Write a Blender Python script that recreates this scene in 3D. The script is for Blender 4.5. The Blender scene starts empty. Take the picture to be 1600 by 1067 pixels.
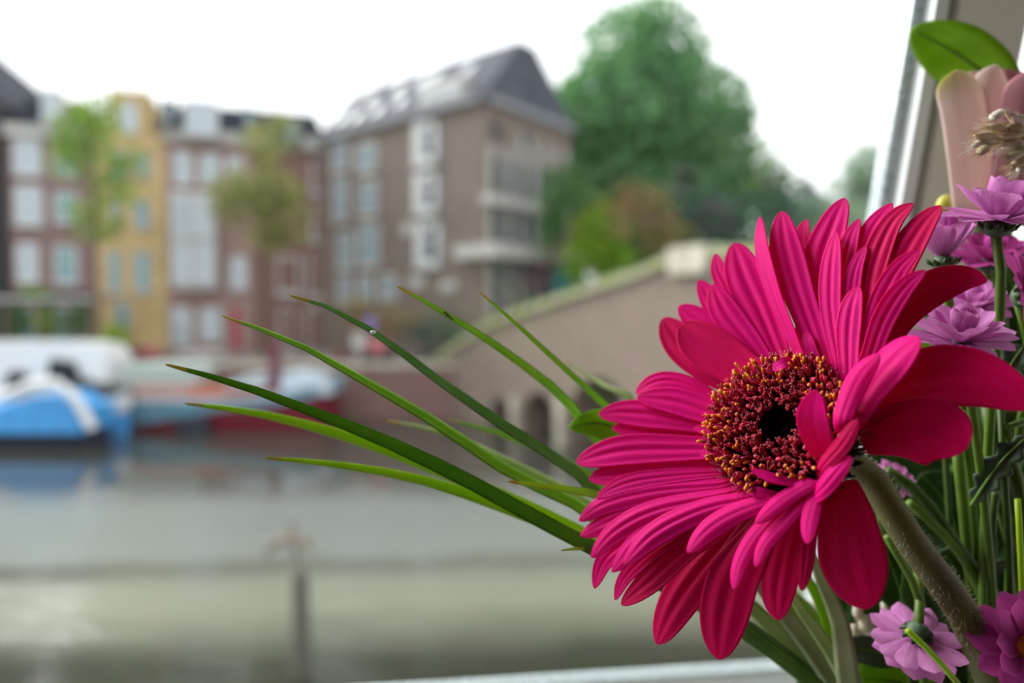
import bpy, bmesh, math, random
from mathutils import Vector, Matrix, Euler
V = Vector
random.seed(7)
R = math.radians
S = bpy.context.scene
COL = S.collection

# ------------------------------------------------------------------ camera, sky, exposure
F = 1067.0                       # focal length in pixels of the 1600 px frame
EYE = V((0, 0, 3.8))             # the water is z = 0
PITCH = math.atan((533.5-490)/F)
camd = bpy.data.cameras.new('camera'); cam = bpy.data.objects.new('camera', camd); COL.objects.link(cam)
cam.location = EYE; cam.rotation_euler = (R(90)-PITCH, 0, 0)
camd.sensor_width = 36; camd.lens = 36*F/1600; camd.clip_start = .005; camd.clip_end = 400
camd.dof.use_dof = True; camd.dof.focus_distance = .163; camd.dof.aperture_fstop = 5.6
S.camera = cam
S.view_settings.view_transform = 'Standard'; S.view_settings.look = 'None'
S.view_settings.gamma = 1; S.view_settings.use_curve_mapping = False
S.view_settings.exposure = 0.0
SKY = 1.9
W = bpy.data.worlds.new('overcast_sky'); S.world = W; W.use_nodes = True
bg = W.node_tree.nodes['Background']; bg.inputs[0].default_value = (.97, .985, 1, 1); bg.inputs[1].default_value = SKY
sund = bpy.data.lights.new('hazy_sun', 'SUN'); sun = bpy.data.objects.new('hazy_sun', sund); COL.objects.link(sun)
sund.energy = 7.2; sund.angle = R(40); sund.color = (1, .985, .95)       # bright patch of the overcast, high to the left
sun.rotation_euler = V((-.70, .47, .54)).to_track_quat('Z', 'Y').to_euler()
S.cycles.max_bounces = 10; S.cycles.transparent_max_bounces = 16
S.cycles.caustics_reflective = False; S.cycles.caustics_refractive = False

CF = V((0, math.cos(PITCH), -math.sin(PITCH))); CU = V((0, math.sin(PITCH), math.cos(PITCH))); CR = V((1, 0, 0))
def ray(px, py): return CR*((px-800)/F) + CF - CU*((py-533.5)/F)
def P(px, py, d): return EYE + ray(px, py)*d
def proj(p):
    q = p-EYE; d = q.dot(CF)
    return 800+F*q.dot(CR)/d, 533.5-F*q.dot(CU)/d, d
def PZ(px, y, z): return V(((px-800)/F*(y*math.cos(PITCH)-(z-3.8)*math.sin(PITCH)), y, z))
def zat(py, y):  # world height seen at picture row py at distance y
    r = ray(800, py); return 3.8 + r.z/r.y*y

# ------------------------------------------------------------------ materials
def mat(name, col, rough=.6, var=0.0, scale=5.0, bump=0.0, bscale=None, spec=.4, metal=0, trans=None, sss=0, coat=0, col2=None, stretch=None, lo=.35, hi=.65):
    m = bpy.data.materials.new(name); m.use_nodes = True
    nt = m.node_tree; N = nt.nodes; L = nt.links
    b = N['Principled BSDF']; out = N['Material Output']
    b.inputs['Base Color'].default_value = (*col, 1); b.inputs['Roughness'].default_value = rough
    b.inputs['Specular IOR Level'].default_value = spec; b.inputs['Metallic'].default_value = metal
    if sss: b.inputs['Subsurface Weight'].default_value = sss; b.inputs['Subsurface Radius'].default_value = (.002, .0006, .0008); b.inputs['Subsurface Scale'].default_value = 1
    if coat: b.inputs['Coat Weight'].default_value = coat
    co = None
    if var or bump or col2:
        tc = N.new('ShaderNodeTexCoord'); mp = N.new('ShaderNodeMapping'); L.new(tc.outputs['Object'], mp.inputs[0])
        if stretch: mp.inputs['Scale'].default_value = stretch
        no = N.new('ShaderNodeTexNoise'); no.inputs['Scale'].default_value = scale; no.inputs['Detail'].default_value = 5
        L.new(mp.outputs[0], no.inputs[0])
        if var or col2:
            rp = N.new('ShaderNodeValToRGB')
            c2 = col2 or tuple(min(1, c*(1+var)) for c in col); c1 = col if col2 else tuple(c*(1-var) for c in col)
            rp.color_ramp.elements[0].color = (*c1, 1); rp.color_ramp.elements[1].color = (*c2, 1)
            rp.color_ramp.elements[0].position = lo; rp.color_ramp.elements[1].position = hi
            L.new(no.outputs[0], rp.inputs[0]); L.new(rp.outputs[0], b.inputs['Base Color']); co = rp
        if bump:
            n2 = no
            if bscale:
                n2 = N.new('ShaderNodeTexNoise'); n2.inputs['Scale'].default_value = bscale; L.new(mp.outputs[0], n2.inputs[0])
            bp = N.new('ShaderNodeBump'); bp.inputs['Strength'].default_value = 1; bp.inputs['Distance'].default_value = bump
            L.new(n2.outputs[0], bp.inputs['Height']); L.new(bp.outputs[0], b.inputs['Normal'])
    if trans:
        tr = N.new('ShaderNodeBsdfTranslucent'); tr.inputs[0].default_value = (*trans[1], 1)
        mx = N.new('ShaderNodeMixShader'); mx.inputs[0].default_value = trans[0]
        L.new(b.outputs[0], mx.inputs[1]); L.new(tr.outputs[0], mx.inputs[2]); L.new(mx.outputs[0], out.inputs[0])
    return m

def petal_mat(name, cA, cB, tcol, tw, veins, vein_col, rough=.42, sheen=.25, tip=None):
    """UV: u along the petal (0 tip, 1 root), v across."""
    m = bpy.data.materials.new(name); m.use_nodes = True
    nt = m.node_tree; N = nt.nodes; L = nt.links
    b = N['Principled BSDF']; out = N['Material Output']
    uv = N.new('ShaderNodeUVMap'); sp = N.new('ShaderNodeSeparateXYZ'); L.new(uv.outputs[0], sp.inputs[0])
    mp = N.new('ShaderNodeMapping'); mp.inputs['Scale'].default_value = (2.2, veins, 1); L.new(uv.outputs[0], mp.inputs[0])
    no = N.new('ShaderNodeTexNoise'); no.inputs['Scale'].default_value = 1; no.inputs['Detail'].default_value = 4; L.new(mp.outputs[0], no.inputs[0])
    rp = N.new('ShaderNodeValToRGB'); rp.color_ramp.elements[0].position = .35; rp.color_ramp.elements[1].position = .68
    rp.color_ramp.elements[0].color = (*cA, 1); rp.color_ramp.elements[1].color = (*cB, 1); L.new(no.outputs[0], rp.inputs[0])
    mx = N.new('ShaderNodeMix'); mx.data_type = 'RGBA'; L.new(rp.outputs[0], mx.inputs[6]); mx.inputs[7].default_value = (*vein_col, 1)
    r2 = N.new('ShaderNodeMapRange'); r2.inputs[1].default_value = .78; r2.inputs[2].default_value = 1.0; r2.inputs[4].default_value = .8
    L.new(sp.outputs[0], r2.inputs[0]); L.new(r2.outputs[0], mx.inputs[0])
    colout = mx.outputs[2]
    if tip:
        m3 = N.new('ShaderNodeMix'); m3.data_type = 'RGBA'; L.new(colout, m3.inputs[7]); m3.inputs[6].default_value = (*tip, 1)
        r3 = N.new('ShaderNodeMapRange'); r3.inputs[1].default_value = .03; r3.inputs[2].default_value = .20; L.new(sp.outputs[0], r3.inputs[0]); L.new(r3.outputs[0], m3.inputs[0]); colout = m3.outputs[2]
    L.new(colout, b.inputs['Base Color'])
    b.inputs['Roughness'].default_value = rough; b.inputs['Specular IOR Level'].default_value = .07
    b.inputs['Sheen Weight'].default_value = sheen; b.inputs['Sheen Roughness'].default_value = .4; b.inputs['Sheen Tint'].default_value = (1, .45, .75, 1)
    bp = N.new('ShaderNodeBump'); bp.inputs['Strength'].default_value = .5; bp.inputs['Distance'].default_value = .0003
    L.new(no.outputs[0], bp.inputs['Height']); L.new(bp.outputs[0], b.inputs['Normal'])
    tr = N.new('ShaderNodeBsdfTranslucent'); tr.inputs[0].default_value = (*tcol, 1)
    ms = N.new('ShaderNodeMixShader'); ms.inputs[0].default_value = tw
    L.new(b.outputs[0], ms.inputs[1]); L.new(tr.outputs[0], ms.inputs[2]); L.new(ms.outputs[0], out.inputs[0])
    return m

def glass_mat():
    m = bpy.data.materials.new('window_glass'); m.use_nodes = True
    nt = m.node_tree; N = nt.nodes; L = nt.links
    N.remove(N['Principled BSDF']); out = N['Material Output']
    t = N.new('ShaderNodeBsdfTransparent'); t.inputs[0].default_value = (.975, .985, .98, 1)
    g = N.new('ShaderNodeBsdfGlossy'); g.inputs['Roughness'].default_value = .01
    f = N.new('ShaderNodeFresnel')
    ge = N.new('ShaderNodeNewGeometry'); mr = N.new('ShaderNodeMapRange'); mr.inputs[3].default_value = 1.45; mr.inputs[4].default_value = 1/1.45
    L.new(ge.outputs['Backfacing'], mr.inputs[0]); L.new(mr.outputs[0], f.inputs[0])
    x = N.new('ShaderNodeMixShader'); L.new(f.outputs[0], x.inputs[0]); L.new(t.outputs[0], x.inputs[1]); L.new(g.outputs[0], x.inputs[2])
    L.new(x.outputs[0], out.inputs[0]); return m

def brick_mat(name, c1, c2, mortar, scale=1.0):
    m = bpy.data.materials.new(name); m.use_nodes = True
    nt = m.node_tree; N = nt.nodes; L = nt.links; b = N['Principled BSDF']
    tc = N.new('ShaderNodeTexCoord'); sp = N.new('ShaderNodeSeparateXYZ'); L.new(tc.outputs['Object'], sp.inputs[0])
    ad = N.new('ShaderNodeMath'); L.new(sp.outputs[0], ad.inputs[0]); L.new(sp.outputs[1], ad.inputs[1])
    cb = N.new('ShaderNodeCombineXYZ'); L.new(ad.outputs[0], cb.inputs[0]); L.new(sp.outputs[2], cb.inputs[1])
    br = N.new('ShaderNodeTexBrick'); L.new(cb.outputs[0], br.inputs[0]); br.inputs['Scale'].default_value = scale
    br.inputs['Brick Width'].default_value = .22; br.inputs['Row Height'].default_value = .07; br.inputs['Mortar Size'].default_value = .008
    br.inputs['Color1'].default_value = (*c1, 1); br.inputs['Color2'].default_value = (*c2, 1); br.inputs['Mortar'].default_value = (*mortar, 1)
    no = N.new('ShaderNodeTexNoise'); no.inputs['Scale'].default_value = .8; no.inputs['Detail'].default_value = 6; L.new(tc.outputs['Object'], no.inputs[0])
    mx = N.new('ShaderNodeMix'); mx.data_type = 'RGBA'; mx.blend_type = 'MULTIPLY'; mx.inputs[0].default_value = .6
    rp = N.new('ShaderNodeValToRGB'); rp.color_ramp.elements[0].color = (.6, .6, .58, 1); rp.color_ramp.elements[1].color = (1.2, 1.15, 1.1, 1)
    L.new(no.outputs[0], rp.inputs[0]); L.new(br.outputs[0], mx.inputs[6]); L.new(rp.outputs[0], mx.inputs[7]); L.new(mx.outputs[2], b.inputs['Base Color'])
    b.inputs['Roughness'].default_value = .85
    return m

def water_mat():
    """canal water: glassy in the shelter of the far quay, ruffled by wind in mid canal, calm and green by the near bank; reflected sky is painted into the colour ramp"""
    m = bpy.data.materials.new('canal_water'); m.use_nodes = True
    nt = m.node_tree; N = nt.nodes; L = nt.links; b = N['Principled BSDF']
    b.inputs['IOR'].default_value = 1.37
    tc = N.new('ShaderNodeTexCoord'); sp = N.new('ShaderNodeSeparateXYZ'); L.new(tc.outputs['Object'], sp.inputs[0])
    nz = N.new('ShaderNodeTexNoise'); nz.inputs['Scale'].default_value = .5; L.new(tc.outputs['Object'], nz.inputs[0])
    def mth(op, x, y):
        q = N.new('ShaderNodeMath'); q.operation = op
        for i, w in enumerate((x, y)):
            if isinstance(w, (int, float)): q.inputs[i].default_value = w
            else: L.new(w, q.inputs[i])
        return q.outputs[0]
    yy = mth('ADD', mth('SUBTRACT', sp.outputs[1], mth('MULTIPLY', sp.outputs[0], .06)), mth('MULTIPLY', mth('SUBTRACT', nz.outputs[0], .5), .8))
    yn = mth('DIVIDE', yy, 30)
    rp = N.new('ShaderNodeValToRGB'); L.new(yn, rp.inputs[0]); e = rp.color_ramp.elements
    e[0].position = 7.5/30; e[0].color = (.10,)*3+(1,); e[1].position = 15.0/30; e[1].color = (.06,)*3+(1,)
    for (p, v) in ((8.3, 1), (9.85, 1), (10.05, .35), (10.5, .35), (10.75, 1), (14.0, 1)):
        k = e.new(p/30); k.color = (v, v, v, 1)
    cr = N.new('ShaderNodeValToRGB'); L.new(yn, cr.inputs[0]); e = cr.color_ramp.elements  # reflected sky painted into base colour: dark near, pale mid, dark band, dark far
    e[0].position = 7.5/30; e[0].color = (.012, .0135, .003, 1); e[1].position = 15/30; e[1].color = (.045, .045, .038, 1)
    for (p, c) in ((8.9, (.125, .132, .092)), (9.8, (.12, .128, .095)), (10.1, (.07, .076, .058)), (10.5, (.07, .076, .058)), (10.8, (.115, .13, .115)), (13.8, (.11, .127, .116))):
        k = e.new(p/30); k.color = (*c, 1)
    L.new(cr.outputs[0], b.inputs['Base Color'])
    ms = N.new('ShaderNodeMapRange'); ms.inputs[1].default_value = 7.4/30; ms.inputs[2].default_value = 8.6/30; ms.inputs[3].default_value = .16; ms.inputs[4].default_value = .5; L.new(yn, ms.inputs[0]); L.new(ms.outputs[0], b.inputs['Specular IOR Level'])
    mr = N.new('ShaderNodeMapRange'); mr.inputs[3].default_value = .06; mr.inputs[4].default_value = .21; L.new(rp.outputs[0], mr.inputs[0]); L.new(mr.outputs[0], b.inputs['Roughness'])
    mp = N.new('ShaderNodeMapping'); mp.inputs['Scale'].default_value = (.55, 1.5, 1); L.new(tc.outputs['Object'], mp.inputs[0])
    n1 = N.new('ShaderNodeTexNoise'); n1.inputs['Scale'].default_value = 1.6; n1.inputs['Detail'].default_value = 3; L.new(mp.outputs[0], n1.inputs[0])
    bp = N.new('ShaderNodeBump'); bp.inputs['Distance'].default_value = .035
    L.new(rp.outputs[0], bp.inputs['Strength'])
    L.new(n1.outputs[0], bp.inputs['Height']); L.new(bp.outputs[0], b.inputs['Normal'])
    return m

M = {}
M['pink'] = petal_mat('magenta_petal', (.74, .003, .22), (.90, .009, .34), (.97, .008, .10), .40, 26, (.62, .002, .06), sheen=.0)
M['pink_shaded'] = petal_mat('shaded_magenta_petal', (.62, .002, .085), (.76, .004, .15), (.74, .002, .02), .30, 26, (.5, .002, .03), sheen=.0)  # darker petal copy: shade on the unlit petals is put into its colour
M['lilac'] = petal_mat('lilac_petal', (.55, .17, .48), (.76, .36, .68), (.75, .28, .62), .35, 12, (.55, .16, .45), .5, .1)
M['lilac_deep'] = petal_mat('deep_lilac_petal', (.42, .045, .27), (.57, .10, .39), (.55, .08, .34), .3, 12, (.48, .06, .32), .5, .1)
M['lime_tepal'] = petal_mat('lime_tipped_tepal', (.84, .68, .65), (.92, .80, .77), (.9, .72, .68), .4, 9, (.86, .78, .68), .5, .05, tip=(.50, .52, .05))
M['pale_pink'] = petal_mat('pale_pink_tepal', (.84, .68, .65), (.92, .80, .77), (.9, .72, .68), .4, 9, (.86, .78, .68), .5, .05)
M['rose_pink'] = petal_mat('rose_pink_tepal', (.72, .36, .42), (.80, .50, .54), (.8, .4, .44), .4, 9, (.66, .42, .38), .5, .1)
M['lime_tip'] = mat('lime_tepal_tip', (.48, .46, .06), .5)
M['maroon'] = mat('maroon_floret', (.36, .008, .032), .45, .5, 900)
M['crimson'] = mat('crimson_floret', (.60, .018, .075), .45, .4, 900)
M['anther'] = mat('orange_yellow_anther', (.80, .26, .012), .5, .3, 900)
M['hair'] = mat('pale_stem_hair', (.5, .5, .36), .6)
M['wisp'] = mat('pale_pappus', (.75, .45, .5), .6)
M['dark_disc'] = mat('blackish_disc_centre', (.006, .0015, .004), .9, .5, 1500, .0004, spec=.05)
M['stem_hairy'] = mat('gerbera_stem_green', (.075, .052, .018), .6, col2=(.15, .15, .045), scale=60, stretch=(1, 1, .3), trans=(.12, (.3, .4, .08)))
M['stem'] = mat('green_stem', (.042, .078, .010), .5, .35, 120, trans=(.15, (.25, .5, .05)))
M['stem_lime'] = mat('light_green_stem', (.085, .155, .018), .5, .3, 120, trans=(.2, (.4, .6, .08)))
M['grass'] = mat('grass_blade_green', (.16, .34, .02), .36, col2=(.27, .46, .035), scale=90, trans=(.3, (.4, .7, .03)))
M['grass_dark'] = mat('grass_blade_dark', (.06, .17, .012), .33, col2=(.13, .28, .02), scale=90, trans=(.25, (.3, .6, .03)))
M['grass_lime'] = mat('grass_blade_lime', (.30, .46, .02), .4, col2=(.42, .56, .03), scale=90, trans=(.35, (.5, .75, .04)))
M['grass_pale'] = mat('grass_blade_pale', (.36, .46, .16), .4, col2=(.5, .58, .28), scale=90, trans=(.3, (.5, .65, .2)))
M['grass_grey'] = mat('grass_blade_greygreen', (.26, .33, .13), .4, col2=(.46, .52, .28), scale=60, trans=(.2, (.3, .45, .12)))
M['dry_tip'] = mat('dry_grass_tip', (.50, .42, .05), .5, trans=(.3, (.6, .5, .05)))
M['grass_blue'] = mat('grass_blade_bluish', (.10, .25, .075), .36, col2=(.22, .40, .17), scale=90, trans=(.25, (.3, .6, .12)))
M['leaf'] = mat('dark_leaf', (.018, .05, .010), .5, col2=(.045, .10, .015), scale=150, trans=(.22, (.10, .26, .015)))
M['leaf_grey'] = mat('greygreen_leaf', (.045, .085, .05), .55, col2=(.10, .16, .09), scale=150, trans=(.15, (.08, .16, .05)))
M['leaf_lime'] = mat('lime_leaf', (.17, .32, .012), .45, col2=(.26, .42, .02), scale=110, trans=(.4, (.4, .65, .03)))
M['midrib'] = mat('leaf_midrib', (.10, .20, .02), .5)
M['straw'] = mat('dry_straw', (.62, .52, .34), .7, .35, 300, trans=(.3, (.6, .5, .3)))
M['husk'] = mat('pale_dry_husk', (.74, .68, .58), .7, .2, 300, trans=(.3, (.6, .5, .4)))
M['husk_brown'] = mat('brown_dry_bract', (.20, .14, .09), .7, .4, 300)
M['glass'] = glass_mat()
M['upvc'] = mat('white_frame_plastic', (.80, .82, .84), .35)
M['spacer'] = mat('glazing_spacer_metal', (.50, .57, .60), .35, .25, 420, metal=.2)
M['groove_shade'] = mat('groove_shade_grey', (.30, .32, .33), .6)  # grey tone paints the shadow in the groove beside the jamb
M['beige'] = mat('beige_pier_paint', (.78, .72, .65), .75, .06, 3)
M['wallpaint'] = mat('interior_wall_paint', (.56, .54, .51), .85, .05, 2)
M['dark_wood_floor'] = mat('floor_boards', (.10, .07, .05), .5, .3, 3, stretch=(1, 8, 1))
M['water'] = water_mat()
M['bed'] = mat('street_paving', (.22, .19, .18), .9, .25, 2)
M['quay'] = brick_mat('quay_brick', (.24, .115, .105), (.17, .09, .085), (.26, .20, .19))
M['stone'] = mat('pale_stone', (.42, .39, .32), .85, .25, 2)
M['moss_stone'] = mat('mossy_coping_stone', (.34, .33, .25), .9, col2=(.27, .31, .10), scale=1.5)
M['bridge'] = brick_mat('bridge_brick', (.235, .175, .145), (.185, .14, .115), (.27, .23, .2))
M['wood_wet'] = mat('wet_mossy_timber', (.034, .034, .012), .9, col2=(.05, .042, .022), scale=9)
M['wood_grey'] = mat('weathered_timber', (.11, .10, .075), .85, .3, 4)
M['brown_board'] = mat('brown_board', (.16, .12, .085), .8, .3, 4)
def simple(n, c, r=.6, **k): M[n] = mat(n, c, r, **k)
simple('white_paint', (.52, .53, .54), .5); simple('offwhite', (.42, .41, .39), .6); simple('slate', (.035, .04, .052), .8, spec=.12, var=.25, scale=1.5)
simple('slate_grey', (.075, .08, .10), .8, spec=.12, var=.25, scale=1.5)
simple('pane_blue', (.20, .28, .33), .08, spec=.8); simple('pane_dark', (.030, .045, .05), .25, spec=.12); simple('pane_pale', (.38, .44, .50), .1, spec=.8)
simple('pane_teal', (.13, .27, .30), .1, spec=.7); simple('skylight', (.46, .48, .50), .5, spec=.3)
M['brick_brown'] = brick_mat('brown_facade_brick', (.25, .155, .145), (.19, .12, .115), (.26, .2, .19))
M['brick_pink'] = brick_mat('rose_facade_brick', (.33, .20, .175), (.27, .165, .15), (.32, .26, .24))
M['brick_red'] = brick_mat('red_facade_brick', (.20, .10, .085), (.155, .08, .07), (.22, .15, .13))
M['brick_grey'] = brick_mat('greybrown_facade_brick', (.185, .145, .125), (.14, .11, .095), (.2, .17, .15))
simple('yellow_render', (.47, .345, .17), .85, var=.12, scale=.8); simple('charcoal', (.035, .035, .042), .8)
simple('red_door', (.32, .02, .04), .5); simple('black_cover', (.02, .021, .024), .7); simple('blue_tarp', (.07, .34, .74), .55, var=.15, scale=2)
simple('boat_white', (.72, .73, .74), .35); simple('boat_red', (.17, .018, .032), .4); simple('boat_blue', (.16, .34, .44), .4, var=.12, scale=2)
simple('boat_paleblue', (.52, .60, .68), .4); simple('boat_orange', (.42, .13, .085), .5); simple('boat_navy', (.03, .035, .06), .4); simple('roof_pale', (.46, .52, .48), .6)
simple('boat_teal', (.05, .2, .27), .4)
simple('maroon_paint', (.16, .035, .06), .5); simple('car_red', (.42, .10, .12), .3, coat=.4); simple('car_silver', (.52, .50, .50), .3, coat=.4); simple('car_dark', (.035, .035, .045), .3, coat=.4); simple('car_maroon', (.20, .06, .07), .3, coat=.4)
simple('tyre', (.02, .02, .02), .8); simple('metal_grey', (.35, .36, .36), .4, metal=.5); simple('sign_violet', (.22, .17, .50), .5); simple('teal_paint', (.02, .16, .17), .6)
simple('bark', (.10, .075, .055), .9, var=.3, scale=6); simple('roof_far', (.22, .23, .25), .8)
def foliage(n, a, b, t, sc=.7): M[n] = mat(n, a, .6, col2=b, scale=sc, trans=(.3, t), lo=.38, hi=.62)
foliage('fol_big', (.045, .135, .055), (.13, .29, .115), (.12, .32, .08), .55)
foliage('fol_lime', (.13, .22, .035), (.25, .36, .07), (.28, .45, .06))
foliage('fol_olive', (.14, .16, .05), (.26, .27, .08), (.3, .34, .07))
foliage('fol_bright', (.12, .26, .015), (.27, .42, .03), (.3, .5, .03))
foliage('fol_rust', (.20, .11, .06), (.20, .20, .06), (.25, .2, .06))
foliage('fol_mid', (.05, .13, .035), (.10, .21, .06), (.12, .28, .05))
foliage('fol_far', (.14, .22, .15), (.22, .31, .2), (.2, .32, .18))
foliage('fol_dark', (.02, .06, .045), (.05, .12, .08), (.04, .12, .06))

# ------------------------------------------------------------------ object helpers
WM = {}   # object -> world matrix
def root(name, label, cat, loc=(0, 0, 0), rotz=0, group=None, kind=None, M4=None):
    o = bpy.data.objects.new(name, None); COL.objects.link(o); o.empty_display_size = .05
    m = M4 if M4 is not None else Matrix.Translation(V(loc)) @ Matrix.Rotation(rotz, 4, 'Z')
    o.matrix_world = m; WM[o.name] = m.copy()
    tag(o, label, cat, group, kind); return o
def tag(o, label=None, cat=None, group=None, kind=None):
    if label: o['label'] = label
    if cat: o['category'] = cat
    if group: o['group'] = group
    if kind: o['kind'] = kind
    return o
def link(name, me, parent=None, local=False):
    o = bpy.data.objects.new(name, me); COL.objects.link(o)
    m = Matrix.Identity(4)
    if parent is not None:
        o.parent = parent
        pm = WM.get(parent.name, Matrix.Identity(4))
        if local: m = pm.copy()
        else: o.matrix_parent_inverse = pm.inverted()
    WM[o.name] = m
    return o
class MB:
    def __init__(s): s.v = []; s.f = []; s.mi = []; s.uv = []
    def face(s, idx, mi=0): s.f.append(tuple(idx)); s.mi.append(mi)
    def box(s, x0, x1, y0, y1, z0, z1, mi=0, T=None):
        n = len(s.v)
        for z in (z0, z1):
            for (x, y) in ((x0, y0), (x1, y0), (x1, y1), (x0, y1)):
                p = V((x, y, z)); s.v.append(T @ p if T is not None else p)
        for q in ((0, 3, 2, 1), (4, 5, 6, 7), (0, 1, 5, 4), (1, 2, 6, 5), (2, 3, 7, 6), (3, 0, 4, 7)): s.face([n+i for i in q], mi)
        return s
    def prism(s, poly, a, b, T=None, mi=0):
        """poly of 2-D (x, z) extruded from y=a to y=b"""
        n = len(s.v); k = len(poly)
        for y in (a, b):
            for (x, z) in poly:
                p = V((x, y, z)); s.v.append(T @ p if T is not None else p)
        s.face([n+i for i in range(k)], mi); s.face([n+k+i for i in reversed(range(k))], mi)
        for i in range(k):
            j = (i+1) % k; s.face((n+j, n+i, n+k+i, n+k+j), mi)
        return s
    def tube(s, pts, rad, sides=8, mi=0, cap=True, flat=1.0, hint=None):
        n = len(s.v); k = len(pts)
        up = V(hint) if hint is not None else None
        for i, p in enumerate(pts):
            t = (V(pts[min(i+1, k-1)])-V(pts[max(i-1, 0)])).normalized()
            if up is None: up = V((0, 0, 1)) if abs(t.z) < .9 else V((1, 0, 0))
            a = t.cross(up)
            if a.length < 1e-9: a = t.orthogonal()
            a.normalize(); b = a.cross(t).normalized()
            if hint is None: up = b
            r = rad[i] if hasattr(rad, '__len__') else rad
            for j in range(sides):
                an = 2*math.pi*j/sides
                s.v.append(V(p)+a*(math.cos(an)*r)+b*(math.sin(an)*r*flat))
        for i in range(k-1):
            for j in range(sides):
                j2 = (j+1) % sides
                s.face((n+i*sides+j, n+i*sides+j2, n+(i+1)*sides+j2, n+(i+1)*sides+j), mi)
        if cap:
            s.face([n+j for j in reversed(range(sides))], mi); s.face([n+(k-1)*sides+j for j in range(sides)], mi)
        return s
    def ball(s, c, rx, ry, rz, seg=10, rings=7, mi=0, T=None):
        n = len(s.v); c = V(c)
        def ad(p): s.v.append(T @ p if T is not None else p)
        for i in range(rings+1):
            th = math.pi*i/rings
            for j in range(seg):
                ph = 2*math.pi*j/seg
                ad(c+V((rx*math.sin(th)*math.cos(ph), ry*math.sin(th)*math.sin(ph), rz*math.cos(th))))
        for i in range(rings):
            for j in range(seg):
                j2 = (j+1) % seg; s.face((n+i*seg+j, n+(i+1)*seg+j, n+(i+1)*seg+j2, n+i*seg+j2), mi)
        return s
    def mesh(s, name, mats, smooth=True):
        me = bpy.data.meshes.new(name); me.from_pydata([tuple(p) for p in s.v], [], s.f)
        for m in (mats if isinstance(mats, (list, tuple)) else [mats]): me.materials.append(m)
        me.polygons.foreach_set('material_index', s.mi)
        me.polygons.foreach_set('use_smooth', [smooth]*len(s.f))
        if s.uv:
            ul = me.uv_layers.new(name='UVMap')
            for lp in me.loops: ul.data[lp.index].uv = s.uv[lp.vertex_index]
        me.update(); return me
    def build(s, name, mats, parent=None, local=False, smooth=False):
        return link(name, s.mesh(name, mats, smooth), parent, local)
def struct(o): o['kind'] = 'structure'; return o

def catmull(pts, n):
    """resample a polyline of Vectors (any size) to n points along a Catmull-Rom curve, even in arc length"""
    pts = [V(p) for p in pts]
    if len(pts) > 2:                       # a long last leg gets in-between points, so the curve does not overshoot
        pl = (pts[-2]-pts[-3]).length; ll = (pts[-1]-pts[-2]).length
        if ll > 2.2*pl:
            e = pts[-1]; s0 = pts[-2]; dr = (s0-pts[-3]).normalized(); k = pl*.8
            pts = pts[:-1]+[s0+(dr*.6+(e-s0).normalized()*.4)*k, s0.lerp(e, min(.7, 2.6*k/ll))+dr*k*.3, e]
    q = [pts[0]*2-pts[1]]+pts+[pts[-1]*2-pts[-2]]; fine = []
    for i in range(1, len(q)-2):
        for k in range(10):
            t = k/10; a, b, c, d = q[i-1], q[i], q[i+1], q[i+2]
            fine.append(.5*((2*b)+(c-a)*t+(2*a-5*b+4*c-d)*t*t+(3*b-a-3*c+d)*t**3))
    fine.append(pts[-1]); L = [0]
    for i in range(1, len(fine)): L.append(L[-1]+(fine[i]-fine[i-1]).length)
    out = []; j = 0
    for k in range(n):
        s = L[-1]*k/(n-1)
        while j < len(L)-2 and L[j+1] < s: j += 1
        d = L[j+1]-L[j]; out.append(fine[j].lerp(fine[j+1], (s-L[j])/d if d > 1e-12 else 0))
    return out

# ------------------------------------------------------------------ the room: windows, pier, walls
a = R(6.7)
U = V((math.cos(a), math.sin(a), 0)); NIN = V((math.sin(a), -math.cos(a), 0))
W0 = P(980, 1054, .332)
def isect(px, py, lean):
    v = (V((0, 0, 1))*math.cos(lean)+NIN*math.sin(lean)); n = U.cross(v); r = ray(px, py)
    t = (W0-EYE).dot(n)/r.dot(n); q = EYE+r*t-W0
    return q.dot(U), q.dot(v)
lo_, hi_ = -.6, .6
for _ in range(50):
    md = (lo_+hi_)/2
    df = isect(1410, 60, md)[0]-isect(1367, 320, md)[0]
    dl = isect(1410, 60, lo_)[0]-isect(1367, 320, lo_)[0]
    if (df > 0) == (dl > 0): lo_ = md
    else: hi_ = md
LEAN = (lo_+hi_)/2
VUP = V((0, 0, 1))*math.cos(LEAN)+NIN*math.sin(LEAN); VOUT = U.cross(VUP)*1
if VOUT.y < 0: VOUT = -VOUT
JU = isect(1410, 60, LEAN)[0]
WMAT = Matrix(((U.x, VOUT.x, VUP.x, W0.x), (U.y, VOUT.y, VUP.y, W0.y), (U.z, VOUT.z, VUP.z, W0.z), (0, 0, 0, 1)))
def uu(px, py): return isect(px, py, LEAN)[0]
px1 = (uu(1426, 60), uu(1446, 60), uu(1464, 60), uu(1568, 60), uu(1582, 60))
TOPV = .55
w1 = root('window_1', 'large sloping picture window over the canal with white frame', 'window', kind='structure', M4=WMAT)
UL = -1.5
MB().box(UL, JU, -.003, .003, 0, TOPV).build('pane', M['glass'], w1, True)
fr = MB()   # frame: bottom rail with stepped, chamfered beads
TP = Matrix(((0, 1, 0, 0), (1, 0, 0, 0), (0, 0, 1, 0), (0, 0, 0, 1)))
fr.prism([(.003, -.0012), (-.003, -.0012), (-.008, -.0050), (-.0085, -.0068), (-.016, -.0115), (-.021, -.0135), (-.022, -.040), (.003, -.040)], UL, px1[1], TP)
fr.box(UL, px1[1], -.020, .003, TOPV, TOPV+.04)
fr.build('frame', M['upvc'], w1, True)
sp_ = MB(); sp_.box(JU, px1[0], -.003, .004, -.0012, TOPV)
sp_.box(UL, JU, -.003, .004, -.0012, 0)
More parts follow.
